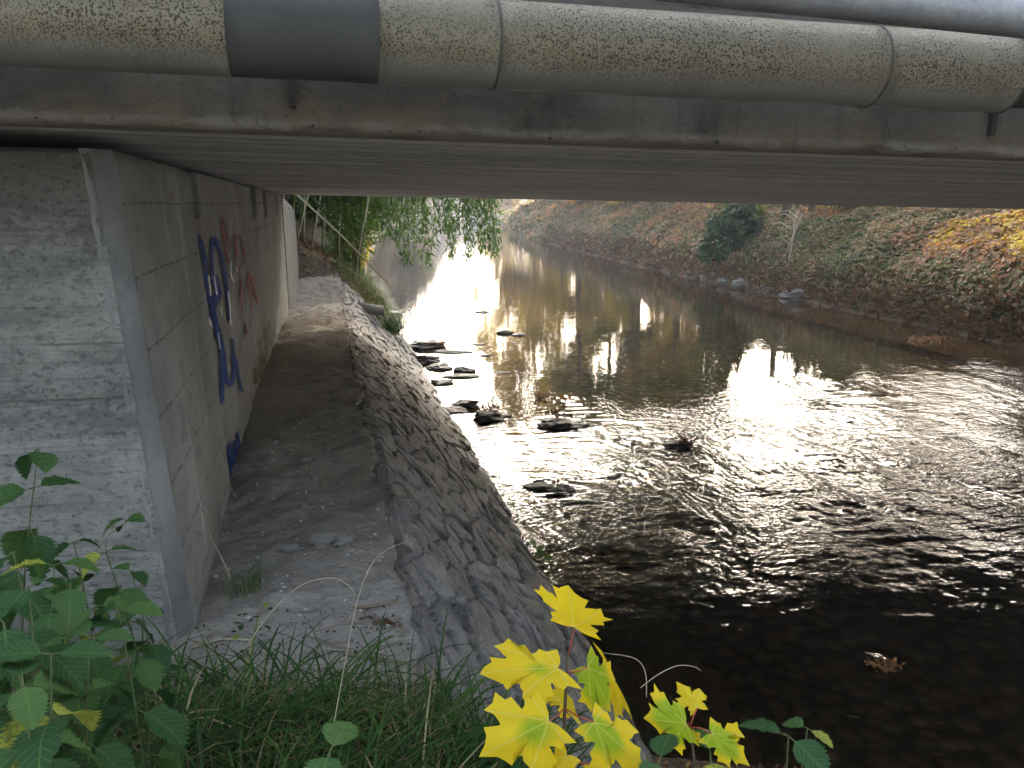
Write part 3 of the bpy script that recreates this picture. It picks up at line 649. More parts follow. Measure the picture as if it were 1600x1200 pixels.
# ------------------------------------------------------------------ pipes hung on the bridge
PY, PZ, PR = 2.235, 2.900, .108
pipe = empty('insulated_pipe', (0, PY, PZ), 'thick speckled metal-jacketed pipe slung below the bridge edge', 'pipe')
def cyl(name, x0, x1, r, mat, parent, y=PY, z=PZ, n=64, dent=.002, seam=True):
    xs = np.linspace(x0, x1, max(3, int((x1-x0)/.04))); V = []
    for x in xs:
        for k in range(n):
            a = 2*math.pi*k/n; rr = r+dent*(float(vn(np.array(x*4), np.array(k*.35), 9))-.5)
            V.append((x, y+rr*math.cos(a), z+rr*math.sin(a)))
    Fc = [(i*n+k, i*n+(k+1) % n, (i+1)*n+(k+1) % n, (i+1)*n+k) for i in range(len(xs)-1) for k in range(n)]
    Fc += [tuple(range(n)), tuple(range((len(xs)-1)*n, len(xs)*n))[::-1]]
    o = raw(name, V, Fc, mat, parent); P(o); return o
for a, b in ((-4, -.755), (-.752, -.205), (.143, .432), (.436, 1.505), (1.509, 1.945)): cyl('jacket_section', a, b, PR, M['jacket'], pipe)
d = cyl('jacket_section', -.2045, .1425, PR, M['bitumen'], pipe); d['label'] = 'dark plain section of pipe wrap without speckles'
cyl('inner_pipe', 1.94, 16, PR-.018, M['bitumen'], pipe)
for x in (-.7535, .434, 1.507, 1.945):
    m = MB(); m.tube([(x-.0035, PY, PZ), (x+.0035, PY, PZ)], PR+.003, 64); P(m.build('seam_band', M['seam'], pipe, True))
m = MB(); m.box((.15, PY-.035, PZ+PR-.018), (1.94, PY-.032, PZ+PR+.004)); P(m.build('jacket_lip', M['seam'], pipe))
for x in (-.075, 2.245):
    m = MB(); m.box((x-.010, YN-.022, 2.765), (x+.010, YN-.001, 2.98)); m.box((x-.010, PY, 3.0), (x+.010, YN-.001, 3.03)); P(m.build('bracket', M['iron'], pipe))
gp = empty('steel_pipe', (1, 1.95, 3.0), 'slim bare grey steel pipe running above and in front of the speckled pipe', 'pipe')
GY, GR = 1.95, .047
m = MB(); m.tube([(-4, GY, 3.115), (-1, GY, 3.075), (.6, GY, 3.016), (1.8, GY, 2.985), (3, GY, 2.97), (16, GY, 2.97)], GR, 40)
P(m.build('pipe_body', M['galv'], gp, True))
for x in (-.9, 3.2):
    m = MB(); m.box((x, GY-.055, 3.0), (x+.04, GY-.050, 3.3)); m.box((x, GY-.055, 3.3), (x+.04, YN-.121, 3.32)); P(m.build('hanger', M['iron'], gp))


# ------------------------------------------------------------------ leaves and plants: builders
def tmpl_rhomb(w=.35, b=.06): return np.array([(0, 0, 0), (w, .5, b), (0, 1, 0), (-w, .5, b)]), np.array([(0, 1, 2, 3)])
T_LEAF = (np.array([(0, 0, 0), (.33, .45, .07), (0, 1, -.06), (-.33, .45, .07)]), np.array([(0, 1, 2), (0, 2, 3)]))
T_VINE = (np.array([(0, 0, 0), (.42, .12, .06), (.52, .55, .10), (0, 1, -.05), (-.52, .55, .10), (-.42, .12, .06), (0, .45, 0)]), np.array([(0, 1, 6), (1, 2, 6), (2, 3, 6), (3, 4, 6), (4, 5, 6), (5, 0, 6)]))
T_NARROW = (np.array([(0, 0, 0), (.09, .35, .02), (0, 1, -.12), (-.09, .35, .02)]), np.array([(0, 1, 2), (0, 2, 3)]))
def cloud_arrays(pos, nrm, size, tint, tm, spin=None, r=rng):
    tv, tf = tm; N = len(pos); k = len(tv)
    n = nrm/(np.linalg.norm(nrm, axis=1, keepdims=True)+1e-9)
    if spin is None:
        a = r.normal(size=(N, 3))
    else: a = spin
    y = a-n*(a*n).sum(1, keepdims=True); y /= np.linalg.norm(y, axis=1, keepdims=True)+1e-9
    x = np.cross(y, n)
    V = pos[:, None, :]+size[:, None, None]*(tv[None, :, 0:1]*x[:, None, :]+tv[None, :, 1:2]*y[:, None, :]+tv[None, :, 2:3]*n[:, None, :])
    Fc = (tf[None]+(np.arange(N)*k)[:, None, None]).reshape(-1, tf.shape[1])
    return V.reshape(-1, 3), Fc, np.repeat(tint, k)
def cloud(name, pos, nrm, size, tint, tm, mat, parent=None, spin=None, smooth=False):
    V, Fc, t = cloud_arrays(np.asarray(pos, float), np.asarray(nrm, float), np.asarray(size, float), np.asarray(tint, float), tm, spin)
    return raw(name, V, Fc, mat, parent, smooth, tint=t)

def tree(loc, h, cr, mat, label, group=None, leaf=.16, nl=9000, trunk_r=.18, base_frac=.25, name='deciduous_tree', seed=1, lean=(0, 0), gaps=.5, tm=T_LEAF, cat='tree', flat=.8, nblob=26, wood=None):
    r = np.random.default_rng(seed); t = empty(name, loc, label, cat, group)
    wood = wood or M['bark']; m = MB(); n = 9; pts = []
    for i in range(n):
        f = i/(n-1); pts.append((lean[0]*f*h+.12*cr*math.sin(f*4+seed)*f, lean[1]*f*h+.1*cr*math.cos(f*5+seed)*f, h*.85*f-.25*(i == 0)))
    m.tube(pts, [trunk_r*(1-.82*i/(n-1)) for i in range(n)], 10)
    m.build('trunk', wood, t, True)
    blobs = []; m = MB()
    for i in range(nblob):
        f = base_frac+(1-base_frac)*r.random(); rad = cr*math.sin(math.pi*min(1, .18+.8*(f-base_frac)/(1-base_frac)))*(.35+.65*r.random()**.5)
        an = r.random()*2*math.pi; z = h*f
        c = np.array([lean[0]*z+rad*math.cos(an), lean[1]*z+rad*math.sin(an), z]); br_ = cr*(.20+.22*r.random()); blobs.append((c, br_))
        k = min(n-2, int((f*.75)/.85*(n-1)*.8)); p0 = np.array(pts[max(1, k)])
        mid = (p0+c)/2+np.array([0, 0, .08*h*r.random()-.02*h])
        m.tube([p0, mid, c], [trunk_r*.34*(1-f*.5), trunk_r*.18, trunk_r*.06], 5)
    m.build('limb', wood, t, True)
    N = nl; bi = r.integers(0, len(blobs), N); C_ = np.array([b[0] for b in blobs])[bi]; Rr = np.array([b[1] for b in blobs])[bi]
    d = r.normal(size=(N, 3)); d /= np.linalg.norm(d, axis=1, keepdims=True); rad = Rr*r.random(N)**.45
    p = C_+d*rad[:, None]*np.array([1, 1, flat])
    keep = vn(p[:, 0]*2.2/leaf*.16+50, p[:, 2]*2.2/leaf*.16+p[:, 1]*2+50, seed) > gaps*.55
    p = p[keep]; d = d[keep]; b = bi[keep]
    tint = np.clip((np.array([r.random() for _ in blobs])[b])*.6+r.random(len(p))*.45, 0, 1)
    nr = d+np.array([0, 0, .5])+r.normal(size=d.shape)*.5
    cloud('crown', p, nr, leaf*(.6+.8*r.random(len(p))), tint, tm, mat, t)
    return t
def copy_tree(o, loc, label=None, rz=0, sc=1, group=None):
    def rec(s, par):
        c = s.copy(); S.collection.objects.link(c); c.parent = par
        for ch in s.children: rec(ch, c)
        return c
    c = rec(o, None); c.location = tuple(float(v) for v in loc); c.rotation_euler.z = rz; c.scale = (sc, sc, sc)
    if label: c['label'] = label
    if group: c['group'] = group
    return c
def polar(az, dist): return math.sin(R(az))*dist, math.cos(R(az))*dist

# ------------------------------------------------------------------ far bank: creeper, shrubs, trees
def scatter_bank(n, y0, y1, r0, r1, power=1.0):
    Y = y0*(y1/y0)**(rng.random(n)**power); Rr = r0+(r1-r0)*rng.random(n); return Rr+XR(Y), Y
def bank_leaves(n, y0, y1, size):
    X, Y = scatter_bank(n, y0, y1, .05, 5.2)
    Z = hR(X, Y); e = .05; nx_ = -(hR(X+e, Y)-Z)/e; ny_ = -(hR(X, Y+e)-Z)/e
    nr = np.stack([nx_, ny_, np.ones(len(X))], 1); nr /= np.linalg.norm(nr, axis=1, keepdims=True)
    off = .05+.30*fbm(X*1.1, Y*1.1, 101)*rng.random(len(X)); off *= np.clip((X-XR(Y))*2, .3, 1)
    pos = np.stack([X, Y, Z], 1)+nr*off[:, None]; nr = nr+rng.normal(size=nr.shape)*.45+np.array([0, 0, .35])
    a = fbm(X*.55, Y*.55, 103, 4); b = fbm(X*1.7, Y*1.7, 105, 4); z = pos[:, 2]
    t = .29+.42*np.clip((a-.30)*2.3, 0, 1)*np.clip(.35+z*.28, .4, 1)+.55*(b-.5)+.60*(rng.random(len(X))-.5)
    near = np.clip((21-Y)/4, 0, 1)*np.clip((z-1.5)/.5, 0, 1); t += 1.5*near*(fbm(X*1.2, Y*1.2, 107)-.26)
    t = np.clip(t, 0, 1)
    keep = (rng.random(len(X)) < np.clip(.6+(X-XR(Y))*2, .2, 1))
    return pos[keep], nr[keep], (size*(.55+.7*rng.random(len(X))))[keep], t[keep]
parts_ = [bank_leaves(88000, 12.5, 26, .085), bank_leaves(26000, 25, 60, .13), bank_leaves(9000, 58, 170, .35)]
cat_ = [np.concatenate([p[i] for p in parts_]) for i in range(4)]
tag(cloud('creeper_ground_cover', *cat_, T_VINE, M['vine']), 'autumn creeper leaves blanketing the far river bank', 'creeper', kind='stuff')
# dry leaf litter of the upper slope
n = 16000; X = rng.random(n)*14+13.4; Y = 14+rng.random(n)*34; X = X+XR(Y)-13.2; Z = hR(X, Y)
tag(cloud('leaf_litter', np.stack([X, Y, Z+.03], 1), rng.normal(size=(n, 3))*.3+[0, 0, 1], .10+.08*rng.random(n), np.clip(.3+.5*rng.random(n), 0, 1), T_LEAF, M['litter']), 'dry brown leaves strewn over the upper far bank', 'fallen leaves', kind='stuff')
# dry stalks at the waterline
n = 9000; Y = 12.8*(60/12.8)**rng.random(n); X = XR(Y)+.0+.5*rng.random(n); Z = hR(X, Y)
d = np.stack([-.5+.5*rng.normal(size=n)*.6, .5*rng.normal(size=n), rng.normal(size=n)*.5+.1], 1)
tag(cloud('dry_bank_grass', np.stack([X, Y, Z+.05], 1), rng.normal(size=(n, 3)), .12+.25*rng.random(n), rng.random(n)*.6, T_NARROW, M['litter'], spin=d), 'brown dead grass and roots fringing the far waterline', 'grass', kind='stuff')

def bush(loc, rx, ry, rz_, mat, label, n=3500, leaf=.12, group=None, seed=1, tm=T_LEAF, name='shrub', tlo=0, thi=1, droop=0):
    r = np.random.default_rng(seed); t = empty(name, loc, label, 'shrub', group); m = MB()
    for i in range(9):
        an = r.random()*6.28; e = np.array([math.cos(an)*rx*.6, math.sin(an)*ry*.6, rz_*(.7+.5*r.random())])
        m.tube([(0, 0, -.1), e*.5+np.array([0, 0, .1]), e], [.03, .018, .006], 5)
    m.build('stem', M['bark'], t, True)
    C_ = r.normal(size=(22, 3))*np.array([rx, ry, rz_])*.45+np.array([0, 0, rz_*.75]); Rr = .25+.3*r.random(22); bi = r.integers(0, 22, n)
    d = r.normal(size=(n, 3)); d /= np.linalg.norm(d, axis=1, keepdims=True)
    p = C_[bi]+d*(Rr[bi]*r.random(n)**.4)[:, None]*np.array([rx, ry, rz_])*.9; p[:, 2] = np.maximum(p[:, 2], -.2)
    ti = tlo+(thi-tlo)*np.clip(r.random(22)[bi]*.6+r.random(n)*.4, 0, 1)
    cloud('foliage', p, d+[0, 0, .5]+r.normal(size=d.shape)*.4, leaf*(.6+.8*r.random(n)), ti, tm, mat, t); return t
def onR(x, y, dz=0): return (x, y, float(hR(x, y))+dz)
bush((13.95, 27.2, .75), .75, .8, 1.25, M['evergreen'], 'dark evergreen shrub on the far bank beside a slim trunk', 5200, .17, seed=3)
bush((14.5, 28.0, 2.2), .55, .6, .5, M['greentree'], 'yellow-green leafy shrub above the dark evergreen', 1800, .16, seed=4, tlo=.6, thi=1)
bush(onR(16.4, 24.0, .1), .9, .9, .7, M['greentree'], 'light green low shrub on the far bank right of the slim trunks', 2200, .14, seed=5, tlo=.4, thi=1)
bush(onR(20.0, 66, .5), 3.2, 3.5, 2.4, M['autumn'], 'orange and yellow bush leaning over the far bend of the river', 5200, .34, seed=8, tlo=.1, thi=.9)
bush(onR(18.6, 50, .2), 1.5, 2.2, 1.3, M['autumn'], 'yellow bush on the distant part of the far bank', 2600, .24, seed=9, tlo=.6, thi=.9)
bush(onR(24.5, 92, .5), 4.0, 4.5, 3.5, M['autumn'], 'golden bush at the far end of the right-hand bank', 5000, .42, seed=10, tlo=.3, thi=.8)
bush((32.5, 149, .0), 2.2, 1.5, .8, M['evergreen'], 'small dark islet bush in the distant water', 900, .5, seed=11)

# slim trunks, bare stalks and broken branches on the far bank
def pole_tree(name, loc, pts, r0, label, group=None, mat='bark', br_=0, seed=0, cat='tree'):
    rr = np.random.default_rng(seed); t = empty(name, loc, label, cat, group); m = MB()
    m.tube(pts, list(np.linspace(r0, r0*.5, len(pts))), 8); m.build('trunk', M[mat], t, True)
    for i in range(br_):
        f = .3+.6*rr.random(); a = np.array(pts[0])*(1-f)+np.array(pts[-1])*f; an = rr.random()*6.28; l = .5+.8*rr.random()
        e = a+np.array([math.cos(an)*l, math.sin(an)*l, l*.5]); b = MB().tube([a, (a+e)/2+[0, 0, .08], e], [r0*.35, r0*.25, r0*.1], 5); b.build('branch', M[mat], t, True)
    return t
pole_tree('slim_tree', onR(15.1, 26.2), [(0, 0, -.2), (.05, 0, 2), (-.05, .1, 5), (.2, 0, 8)], .13, 'slim grey trunk rising beside the dark evergreen shrub', br_=4, seed=1)
pole_tree('slim_tree', onR(15.7, 25.6), [(0, 0, -.2), (-.06, 0, 2), (.05, .1, 5), (.0, 0, 7)], .09, 'thin brown trunk just right of the slim grey one', br_=3, seed=2)
pole_tree('slim_tree', onR(18.0, 24.0), [(0, 0, -.2), (.02, 0, 2), (.1, .1, 4.5)], .06, 'thin dark sapling trunk on the leaf-strewn upper bank', br_=2, seed=3)
pole_tree('slim_tree', onR(17.4, 25.0), [(0, 0, -.2), (-.04, 0, 2), (0, .1, 4)], .04, 'very thin sapling on the leaf-strewn bank, left of the darker one', br_=1, seed=4)
pole_tree('slim_tree', onR(16.1, 15.9), [(0, 0, -.2), (.03, 0, 2), (0, .1, 5)], .05, 'brown stem at the right edge of the far bank', br_=1, seed=5)
pole_tree('slim_tree', onR(16.4, 16.3), [(0, 0, -.2), (-.03, 0, 2), (0, .1, 5)], .04, 'second thin stem standing farther back at the right edge', br_=1, seed=6)
for i, (x, y, dx, dz, lb) in enumerate(((13.4, 23.6, .8, 2.3, 'pale bare root hanging over the far bank to the water'), (13.4, 24.3, 1.1, 2.0, 'forked bleached branch leaning on the far bank'), (13.4, 23.0, .5, 2.4, 'straight dead stalk slanting down to the far waterline'))):
    t = empty('dead_branch', (x, y, .1), lb, 'branch'); m = MB()
    m.tube([(0, 0, 0), (dx*.4, .1, dz*.4), (dx, .2*i, dz)], [.018, .026, .034], 6).build('stick', M['twig'], t, True)
    for k in range(3):
        a = np.array([dx*.3*(k+1), .1, dz*.3*(k+1)]); MB().tube([a, a+[-.3, -.35+.3*k, .25], a+[-.5, -.6+.5*k, .2]], [.016, .012, .005], 5).build('twig', M['palestem'], t, True)

# rocks
def rock_mesh(name, r, s, sub=3, amp=.35, flat=1):
    bm = bmesh.new(); bmesh.ops.create_icosphere(bm, subdivisions=sub, radius=1)
    for v in bm.verts:
        p = v.co.copy(); n_ = float(fbm(np.array(p.x*1.3+s*3.1+9), np.array(p.y*1.3+p.z*1.7+9), s, 4))-.5; n2 = float(fbm(np.array(p.z*3+s+9), np.array(p.x*3-p.y*2+29), s+3, 3))-.5
        v.co = p*(1+amp*2*n_+amp*.6*n2)
    me = bpy.data.meshes.new(name); bm.to_mesh(me); bm.free()
    me.polygons.foreach_set('use_smooth', [False]*len(me.polygons)); return me
def rock(loc, size, mat, label, seed, name='river_rock', cat='rock', group=None, rz=0, smooth=True, tilt=(0, 0)):
    me = rock_mesh(name, 1, seed, 4, .5); me.materials.append(M[mat]); me.polygons.foreach_set('use_smooth', [smooth]*len(me.polygons))
    o = link(name, me); o.location = loc; o.scale = size; o.rotation_euler = (tilt[0], tilt[1], rz); return tag(o, label, cat, group)
protoR = None
for i in range(18):
    Y = 21.6+i*.46+rng.random()*.3; x = float(XR(Y))+.05+.35*rng.random(); s = .15+.17*rng.random()**1.5
    o = rock((x, Y, .03+.12*rng.random()), (s*1.0, s*(1.1+.6*rng.random()), s*.6), 'bankrock', 'pale boulder in the row lining the foot of the far bank', 20+i % 6, group='boulders lining the foot of the far bank', rz=rng.random()*3, smooth=False, tilt=(rng.random()*.8, rng.random()*.8))
water_rocks = [
 (2.61, 9.22, .27, .22, .13, 'large wet rounded rock in mid-stream, topped with dark weed'),
 (2.82, 9.16, .17, .15, .08, 'low dark rock touching the right side of the large wet rock'),
 (1.86, 9.66, .26, .20, .13, 'jagged dark rock just off the foot of the stone embankment'),
 (1.72, 10.35, .20, .17, .11, 'dark rock against the embankment behind the jagged one'),
 (1.55, 10.15, .17, .2, .06, 'flat wet rock at the embankment foot beside two larger ones'),
 (3.71, 8.18, .19, .13, .07, 'leaf-covered rock farthest right in mid-stream'),
 (1.86, 7.12, .17, .10, .045, 'flat dark rock barely above water, left one of the nearest pair'),
 (2.04, 6.98, .14, .10, .06, 'lumpy dark rock, right one of the nearest pair'),
 (3.50, 16.4, .17, .14, .10, 'rounded dark stone in the calm water beside a smaller wet one'),
 (3.72, 16.15, .15, .12, .06, 'smaller wet stone right next to the rounded one in calm water'),
 (3.69, 19.8, .20, .15, .06, 'small flat stone alone in the glaring water'),
 (2.1, 9.75, .09, .07, .03, 'tiny stone between the jagged rock and the large wet rock'),
 (1.72, 15.0, .42, .5, .16, 'broad flat ledge of rock at the far end of the embankment'),
 (2.15, 14.3, .40, .16, .05, 'long low stone reaching out from the flat ledge'),
 (1.62, 13.6, .25, .35, .14, 'dark rock between the embankment and the flat ledge'),
 (1.72, 12.9, .22, .3, .10, 'wet black rock below the embankment near the flat ledge'),
 (2.06, 12.6, .18, .14, .12, 'upright knob of rock in the shallows by the embankment'),
 (1.95, 12.2, .30, .16, .06, 'thin slab of rock lying in the shallows before the upright knob'),
 (1.60, 11.8, .18, .2, .07, 'small black rock at the embankment foot, nearest of the far cluster'),
 (2.70, 15.1, .17, .08, .03, 'sliver of stone showing in the glare right of the flat ledge'),
 (2.62, 13.9, .14, .07, .03, 'short sliver of stone in the glare, nearer than the other slivers'),
 (2.62, 12.4, .16, .06, .02, 'thin dark stone just breaking the glaring surface'),
 (1.45, 19.5, .3, .28, .12, 'flat rock at the left bank below the bamboo'),
]
for i, (x, y, a, b, c, lb) in enumerate(water_rocks):
    rock((x, y, c*.12), (a*.85, b*.8, c*.55), 'wetrock', lb, 40+i, rz=rng.random()*.6-.3, smooth=False, group='rocks breaking the river surface')
# leaf clumps caught in the stream
def clump(loc, rx, ry, h, n, ls, label, t0, t1):
    d = rng.normal(size=(n, 3)); d = d/np.linalg.norm(d, axis=1, keepdims=True)*rng.random((n, 1))**.5; p = d*np.array([rx, ry, h])*.8; p[:, 2] = np.abs(p[:, 2])+.004; p += np.array(loc)
    o = cloud('leaf_clump', p, rng.normal(size=(n, 3))+[0, 0, .8], ls*.75*(.5+.7*rng.random(n)), t0+(t1-t0)*rng.random(n), T_LEAF, M['litter'])
    return tag(o, label, 'leaf clump')
clump((3.01, 3.76, .0), .14, .09, .035, 90, .055, 'clump of pale brown wet leaves snagged in the dark near water', .45, .9)
clump((2.77, 10.66, .01), .12, .08, .05, 22, .09, 'small rusty leaf clump in mid-stream, left one of two', .3, .8)
clump((3.09, 10.42, .02), .11, .08, .06, 22, .10, 'orange leaf clump in mid-stream, right one of two', .6, .9)
clump((3.72, 8.15, .05), .20, .12, .06, 46, .07, 'dark brown leaves piled on the rightmost mid-stream rock', 0, .5)
clump((2.62, 9.3, .11), .24, .14, .05, 60, .07, 'blackish weed and leaves draped over the large wet rock', 0, .25)
clump((1.88, 9.7, .10), .24, .18, .05, 60, .07, 'dark leaves caught on the jagged rock by the embankment', 0, .35)
clump((2.02, 7.02, .04), .14, .08, .03, 24, .05, 'leaf scraps on the nearest pair of rocks', 0, .6)
clump((1.95, 14.6, .10), .30, .25, .05, 30, .08, 'brown leaves lying on the flat ledge of rock', .2, .9)
clump((11.9, 14.6, .02), .8, .4, .05, 160, .09, 'long raft of brown leaves washed against the far bank', .2, .8)
for (pa, z, ln, rz, ti, lb) in (((1320, 1118), -.04, .085, -.5, .02, 'grey willow leaf sunk under the dark near water'), ((1460, 1130), -.05, .075, -.2, .8, 'orange leaf sunk near the bottom right, farther one'), ((1455, 1180), -.05, .08, -.1, .75, 'orange-brown leaf sunk near the bottom right, nearer one'), ((1350, 1073), -.08, .07, .5, .6, 'brown leaf under water just below the pale leaf clump')):
    p = atZ(*pa, z); o = raw('sunken_leaf', np.array([(0, 0, 0), (ln*.45, ln*.14, .004), (ln, 0, 0), (ln*.5, -ln*.17, .004)]), np.array([(0, 3, 2, 1)]), M['litter'] if ti > .1 else M['galv'], None, True, tint=[ti]*4)
    o.location = p; o.rotation_euler.z = rz; tag(o, lb, 'leaf')

# far-bank trees; they are mirrored in the river
AU, GT, FW = M['autumn'], M['greentree'], M['farwood']
def bank_tree(az, dist, h, cr, mat, label, **k):
    x, y = polar(az, dist); return tree((x, y, float(hR(x, y))-.1), h, cr, mat, label, **k)
ta = bank_tree(14.0, 96, 28, 7.0, AU, 'tall yellow tree at the far bend of the right-hand bank', nl=16000, base_frac=.10, leaf=.55, seed=11, gaps=.45, nblob=70)
tb = bank_tree(17.0, 62, 18.5, 4.6, AU, 'yellow tree standing on the far bank beyond the golden bush', nl=16000, base_frac=.10, leaf=.36, seed=12, gaps=.6, nblob=60)
tc = bank_tree(20.8, 52, 17.0, 4.0, GT, 'narrow dark-trunked tree on the far bank, left of the broad green one', nl=16000, base_frac=.10, leaf=.3, seed=13, trunk_r=.38, gaps=.5, nblob=60)
td = bank_tree(23.6, 46, 14.5, 3.2, AU, 'orange-yellow tree on the far bank between two green ones', nl=16000, base_frac=.10, leaf=.28, seed=14, gaps=.6, nblob=56)
te = bank_tree(27.0, 40, 13.5, 3.8, GT, 'broad dark green tree above the evergreen shrub', nl=22000, leaf=.24, seed=15, gaps=.3, nblob=54, base_frac=.1)
tf_ = bank_tree(33.5, 36, 4.2, 2.6, GT, 'low green tree on the upper far bank', nl=7000, leaf=.2, seed=16, base_frac=.1)
tg = bank_tree(38.5, 34, 5.0, 2.8, AU, 'low orange tree on the upper far bank', nl=7000, leaf=.2, seed=17, base_frac=.1)
th = bank_tree(46.5, 34, 14.5, 5.0, GT, 'tall green tree on the far bank just past the right picture edge', nl=22000, leaf=.24, seed=18, gaps=.35, nblob=50, base_frac=.12)
G = 'trees along the far bank'
for o in (ta, tb, tc, td, te, tf_, tg, th): o['group'] = G
for (src, az, dist, sc, rz, lb) in ((te, 56, 30, 1.2, 1, 'green tree on the far bank beyond the picture edge'), (th, 66, 27, 1.0, 2, 'second green tree beyond the picture edge, downstream'),
        (ta, 12.2, 150, 1.1, 1, 'distant yellow tree behind the islet bush'), (tb, 15.9, 84, 1.25, 3, 'distant yellow tree between two larger ones at the bend'), (td, 19.2, 66, 1.25, 2, 'orange tree behind the yellow tree on the far bank'),
        (tb, 23, 75, .9, 1, 'yellow tree in the second row of the far bank'), (td, 25.4, 60, 1.3, 4, 'orange tree in the second row, left of the broad green tree')):
    x, y = polar(az, dist); copy_tree(src, (x, y, float(hR(x, y))-.1), lb, rz, sc, G)
xs = np.linspace(-160, 190, 240); yy_ = np.linspace(0, 1, 26); A, B = np.meshgrid(xs, yy_, indexing='ij')
yb = 262+25*np.sin(A*.02)+B*90; zt = (7+5.5*fbm(A*.03+9, A*0+2, 201)+1.6*fbm(A*.35+90, B*9, 203))*np.sin(np.clip(B*1.4, 0, 1)*np.pi/2)+B*8
tag(raw('hills', np.stack([A, yb, zt-1.2], -1).reshape(-1, 3), grid(*A.shape), m_soil('wooded_hill', (.07, .075, .05), (.15, .125, .08))), kind='structure')
n = 9000; X = -160+350*rng.random(n); B = rng.random(n)**1.5; Y = 262+25*np.sin(X*.02)+B*90; Z = (7+5.5*fbm(X*.03+9, X*0+2, 201)+1.6*fbm(X*.35+90, B*9, 203))*np.sin(np.clip(B*1.4, 0, 1)*np.pi/2)+B*8-1.2
tag(cloud('distant_wood', np.stack([X, Y, Z+rng.random(n)*2.5], 1), rng.normal(size=(n, 3))+[0, -.8, .5], 1.4+1.6*rng.random(n), np.clip(fbm(X*.08+7, Y*.08, 205)*1.4-.2, 0, 1), T_LEAF, M['farwood']), 'pale hazy woods on the slope closing the river view', 'woods', kind='stuff')
# far background wood across the bend and on the left bank
tw = tree((-4, 60, float(hL(-4, 60))), 7.5, 4.0, FW, 'hazy grey-brown tree in the distant left-bank wood', 'trees of the distant wood', leaf=.5, nl=5200, seed=21, base_frac=.08, nblob=34)
WD = 'hazy grey-brown tree in the distant left-bank wood'
for i, (x, y, sc) in enumerate(((2.5, 80, 1.5), (6, 106, 1.7), (3, 98, 1.9), (10.5, 140, 1.7), (8, 128, 2.0), (15.5, 168, 1.9), (12, 155, 2.1), (22, 194, 1.9), (18, 185, 2.2), (-7, 50, 1.1), (-1.5, 68, 1.1), (-6, 86, 1.2), (0, 96, 1.0), (2, 118, 1.1), (6, 138, 1.1), (-8, 110, 1.5), (9, 162, 1.3), (18, 186, 1.3), (-16, 44, 1.0), (28, 208, 1.2), (38, 226, 1.3), (22, 228, 1.5), (50, 238, 1.3), (60, 232, 1.2), (34, 250, 1.6), (48, 262, 1.6), (8, 200, 1.7), (64, 262, 1.7), (76, 246, 1.5))):
    copy_tree(tw, (x, y, 0), WD, i*1.3, sc)

# unseen trees added behind the camera to block sky light from upstream
for (x, y, sc, rz, lb) in ((-12, -18, 1.0, 0, 'unseen large green tree added on the near bank to block sky light'), (20, -14, 1.0, 2, 'unseen green tree added on the far bank upstream to block sky light'), (9, -34, 1.1, 3, 'unseen tall green tree added upstream to block sky light'), (22, 1, .9, 5, 'unseen green tree added beside the bridge to block sky light')):
    copy_tree(te, (x, y, .6), lb, rz, sc, 'unseen trees added to block sky light')

# ------------------------------------------------------------------ left bank beyond the bridge
def onL(x, y, dz=0): return (x, y, float(hL(x, y))+dz)
BG = 'bamboo canes on the left bank'
for i in range(46):
    x = -1.15+2.05*rng.random(); y = 15.9+4.2*rng.random()
    if x > .1: y = 16.6+3.4*rng.random(); x = min(x, .75)
    t = empty('bamboo', onL(x, y), 'thin leafy bamboo cane in the thicket on the left bank', 'bamboo', BG)
    h = 3.0+1.3*rng.random(); lx = .15+.55*rng.random(); ly = -.35*rng.random()
    pts = [(lx*h*.35*f**2, ly*h*.3*f**2, h*f-.15*(f == 0)) for f in np.linspace(0, 1, 7)]
    MB().tube(pts, [.012]*6+[.005], 5).build('stem', M['greenstem'] if i % 3 else M['palestem'], t, True)
    k = 300; f = .22+.78*rng.random(k)**.8; base = np.stack([np.interp(f, np.linspace(0, 1, 7), [p[j] for p in pts]) for j in range(3)], 1)
    base += rng.normal(size=(k, 3))*np.array([.20, .2, .12]); sp = rng.normal(size=(k, 3))*.5+[.35, -.1, -.55]
    cloud('foliage', base, rng.normal(size=(k, 3))+[0, -.4, .3], .13+.12*rng.random(k), np.clip(.15+.5*rng.random(k)+.25*(x > 0), 0, 1), (T_NARROW[0]*np.array([1.5, 1, 1]), T_NARROW[1]), M['willow'], t, spin=sp)
for i, (x, y, x2, y2, z2, rr_, lb) in enumerate(((-.62, 15.0, 1.2, 16.5, 1.0, .018, 'long fallen cane slanting down across the bamboo thicket'), (-.2, 16.0, .1, 16.1, 3.2, .013, 'bare pale upright cane in front of the thicket'), (.55, 16.4, .95, 16.2, 3.1, .013, 'bare cane leaning right at the thicket front'), (-.45, 15.8, -.1, 15.9, 3.1, .012, 'bare cane leaning right near the wing wall'), (-.3, 15.2, .7, 15.9, 1.15, .012, 'thin dead cane lying along the dirt bank'))):
    z = float(hL(x, y))+(.95 if i == 0 else 0); t = empty('bare_cane', (x, y, z), lb, 'cane')
    MB().tube([(0, 0, 0), ((x2-x)*.5, (y2-y)*.5, (z2-z)*.5+.05), (x2-x, y2-y, z2-z)], [rr_, rr_*.9, rr_*.6], 6).build('stem', M['palestem'], t, True)
    for k in range(3):
        f = .3+.2*k; a = np.array([(x2-x)*f, (y2-y)*f, (z2-z)*f+.04]); MB().tube([a, a+[.12*(-1)**k, -.05, .12]], [.006, .002], 4).build('twig', M['palestem'], t, True)

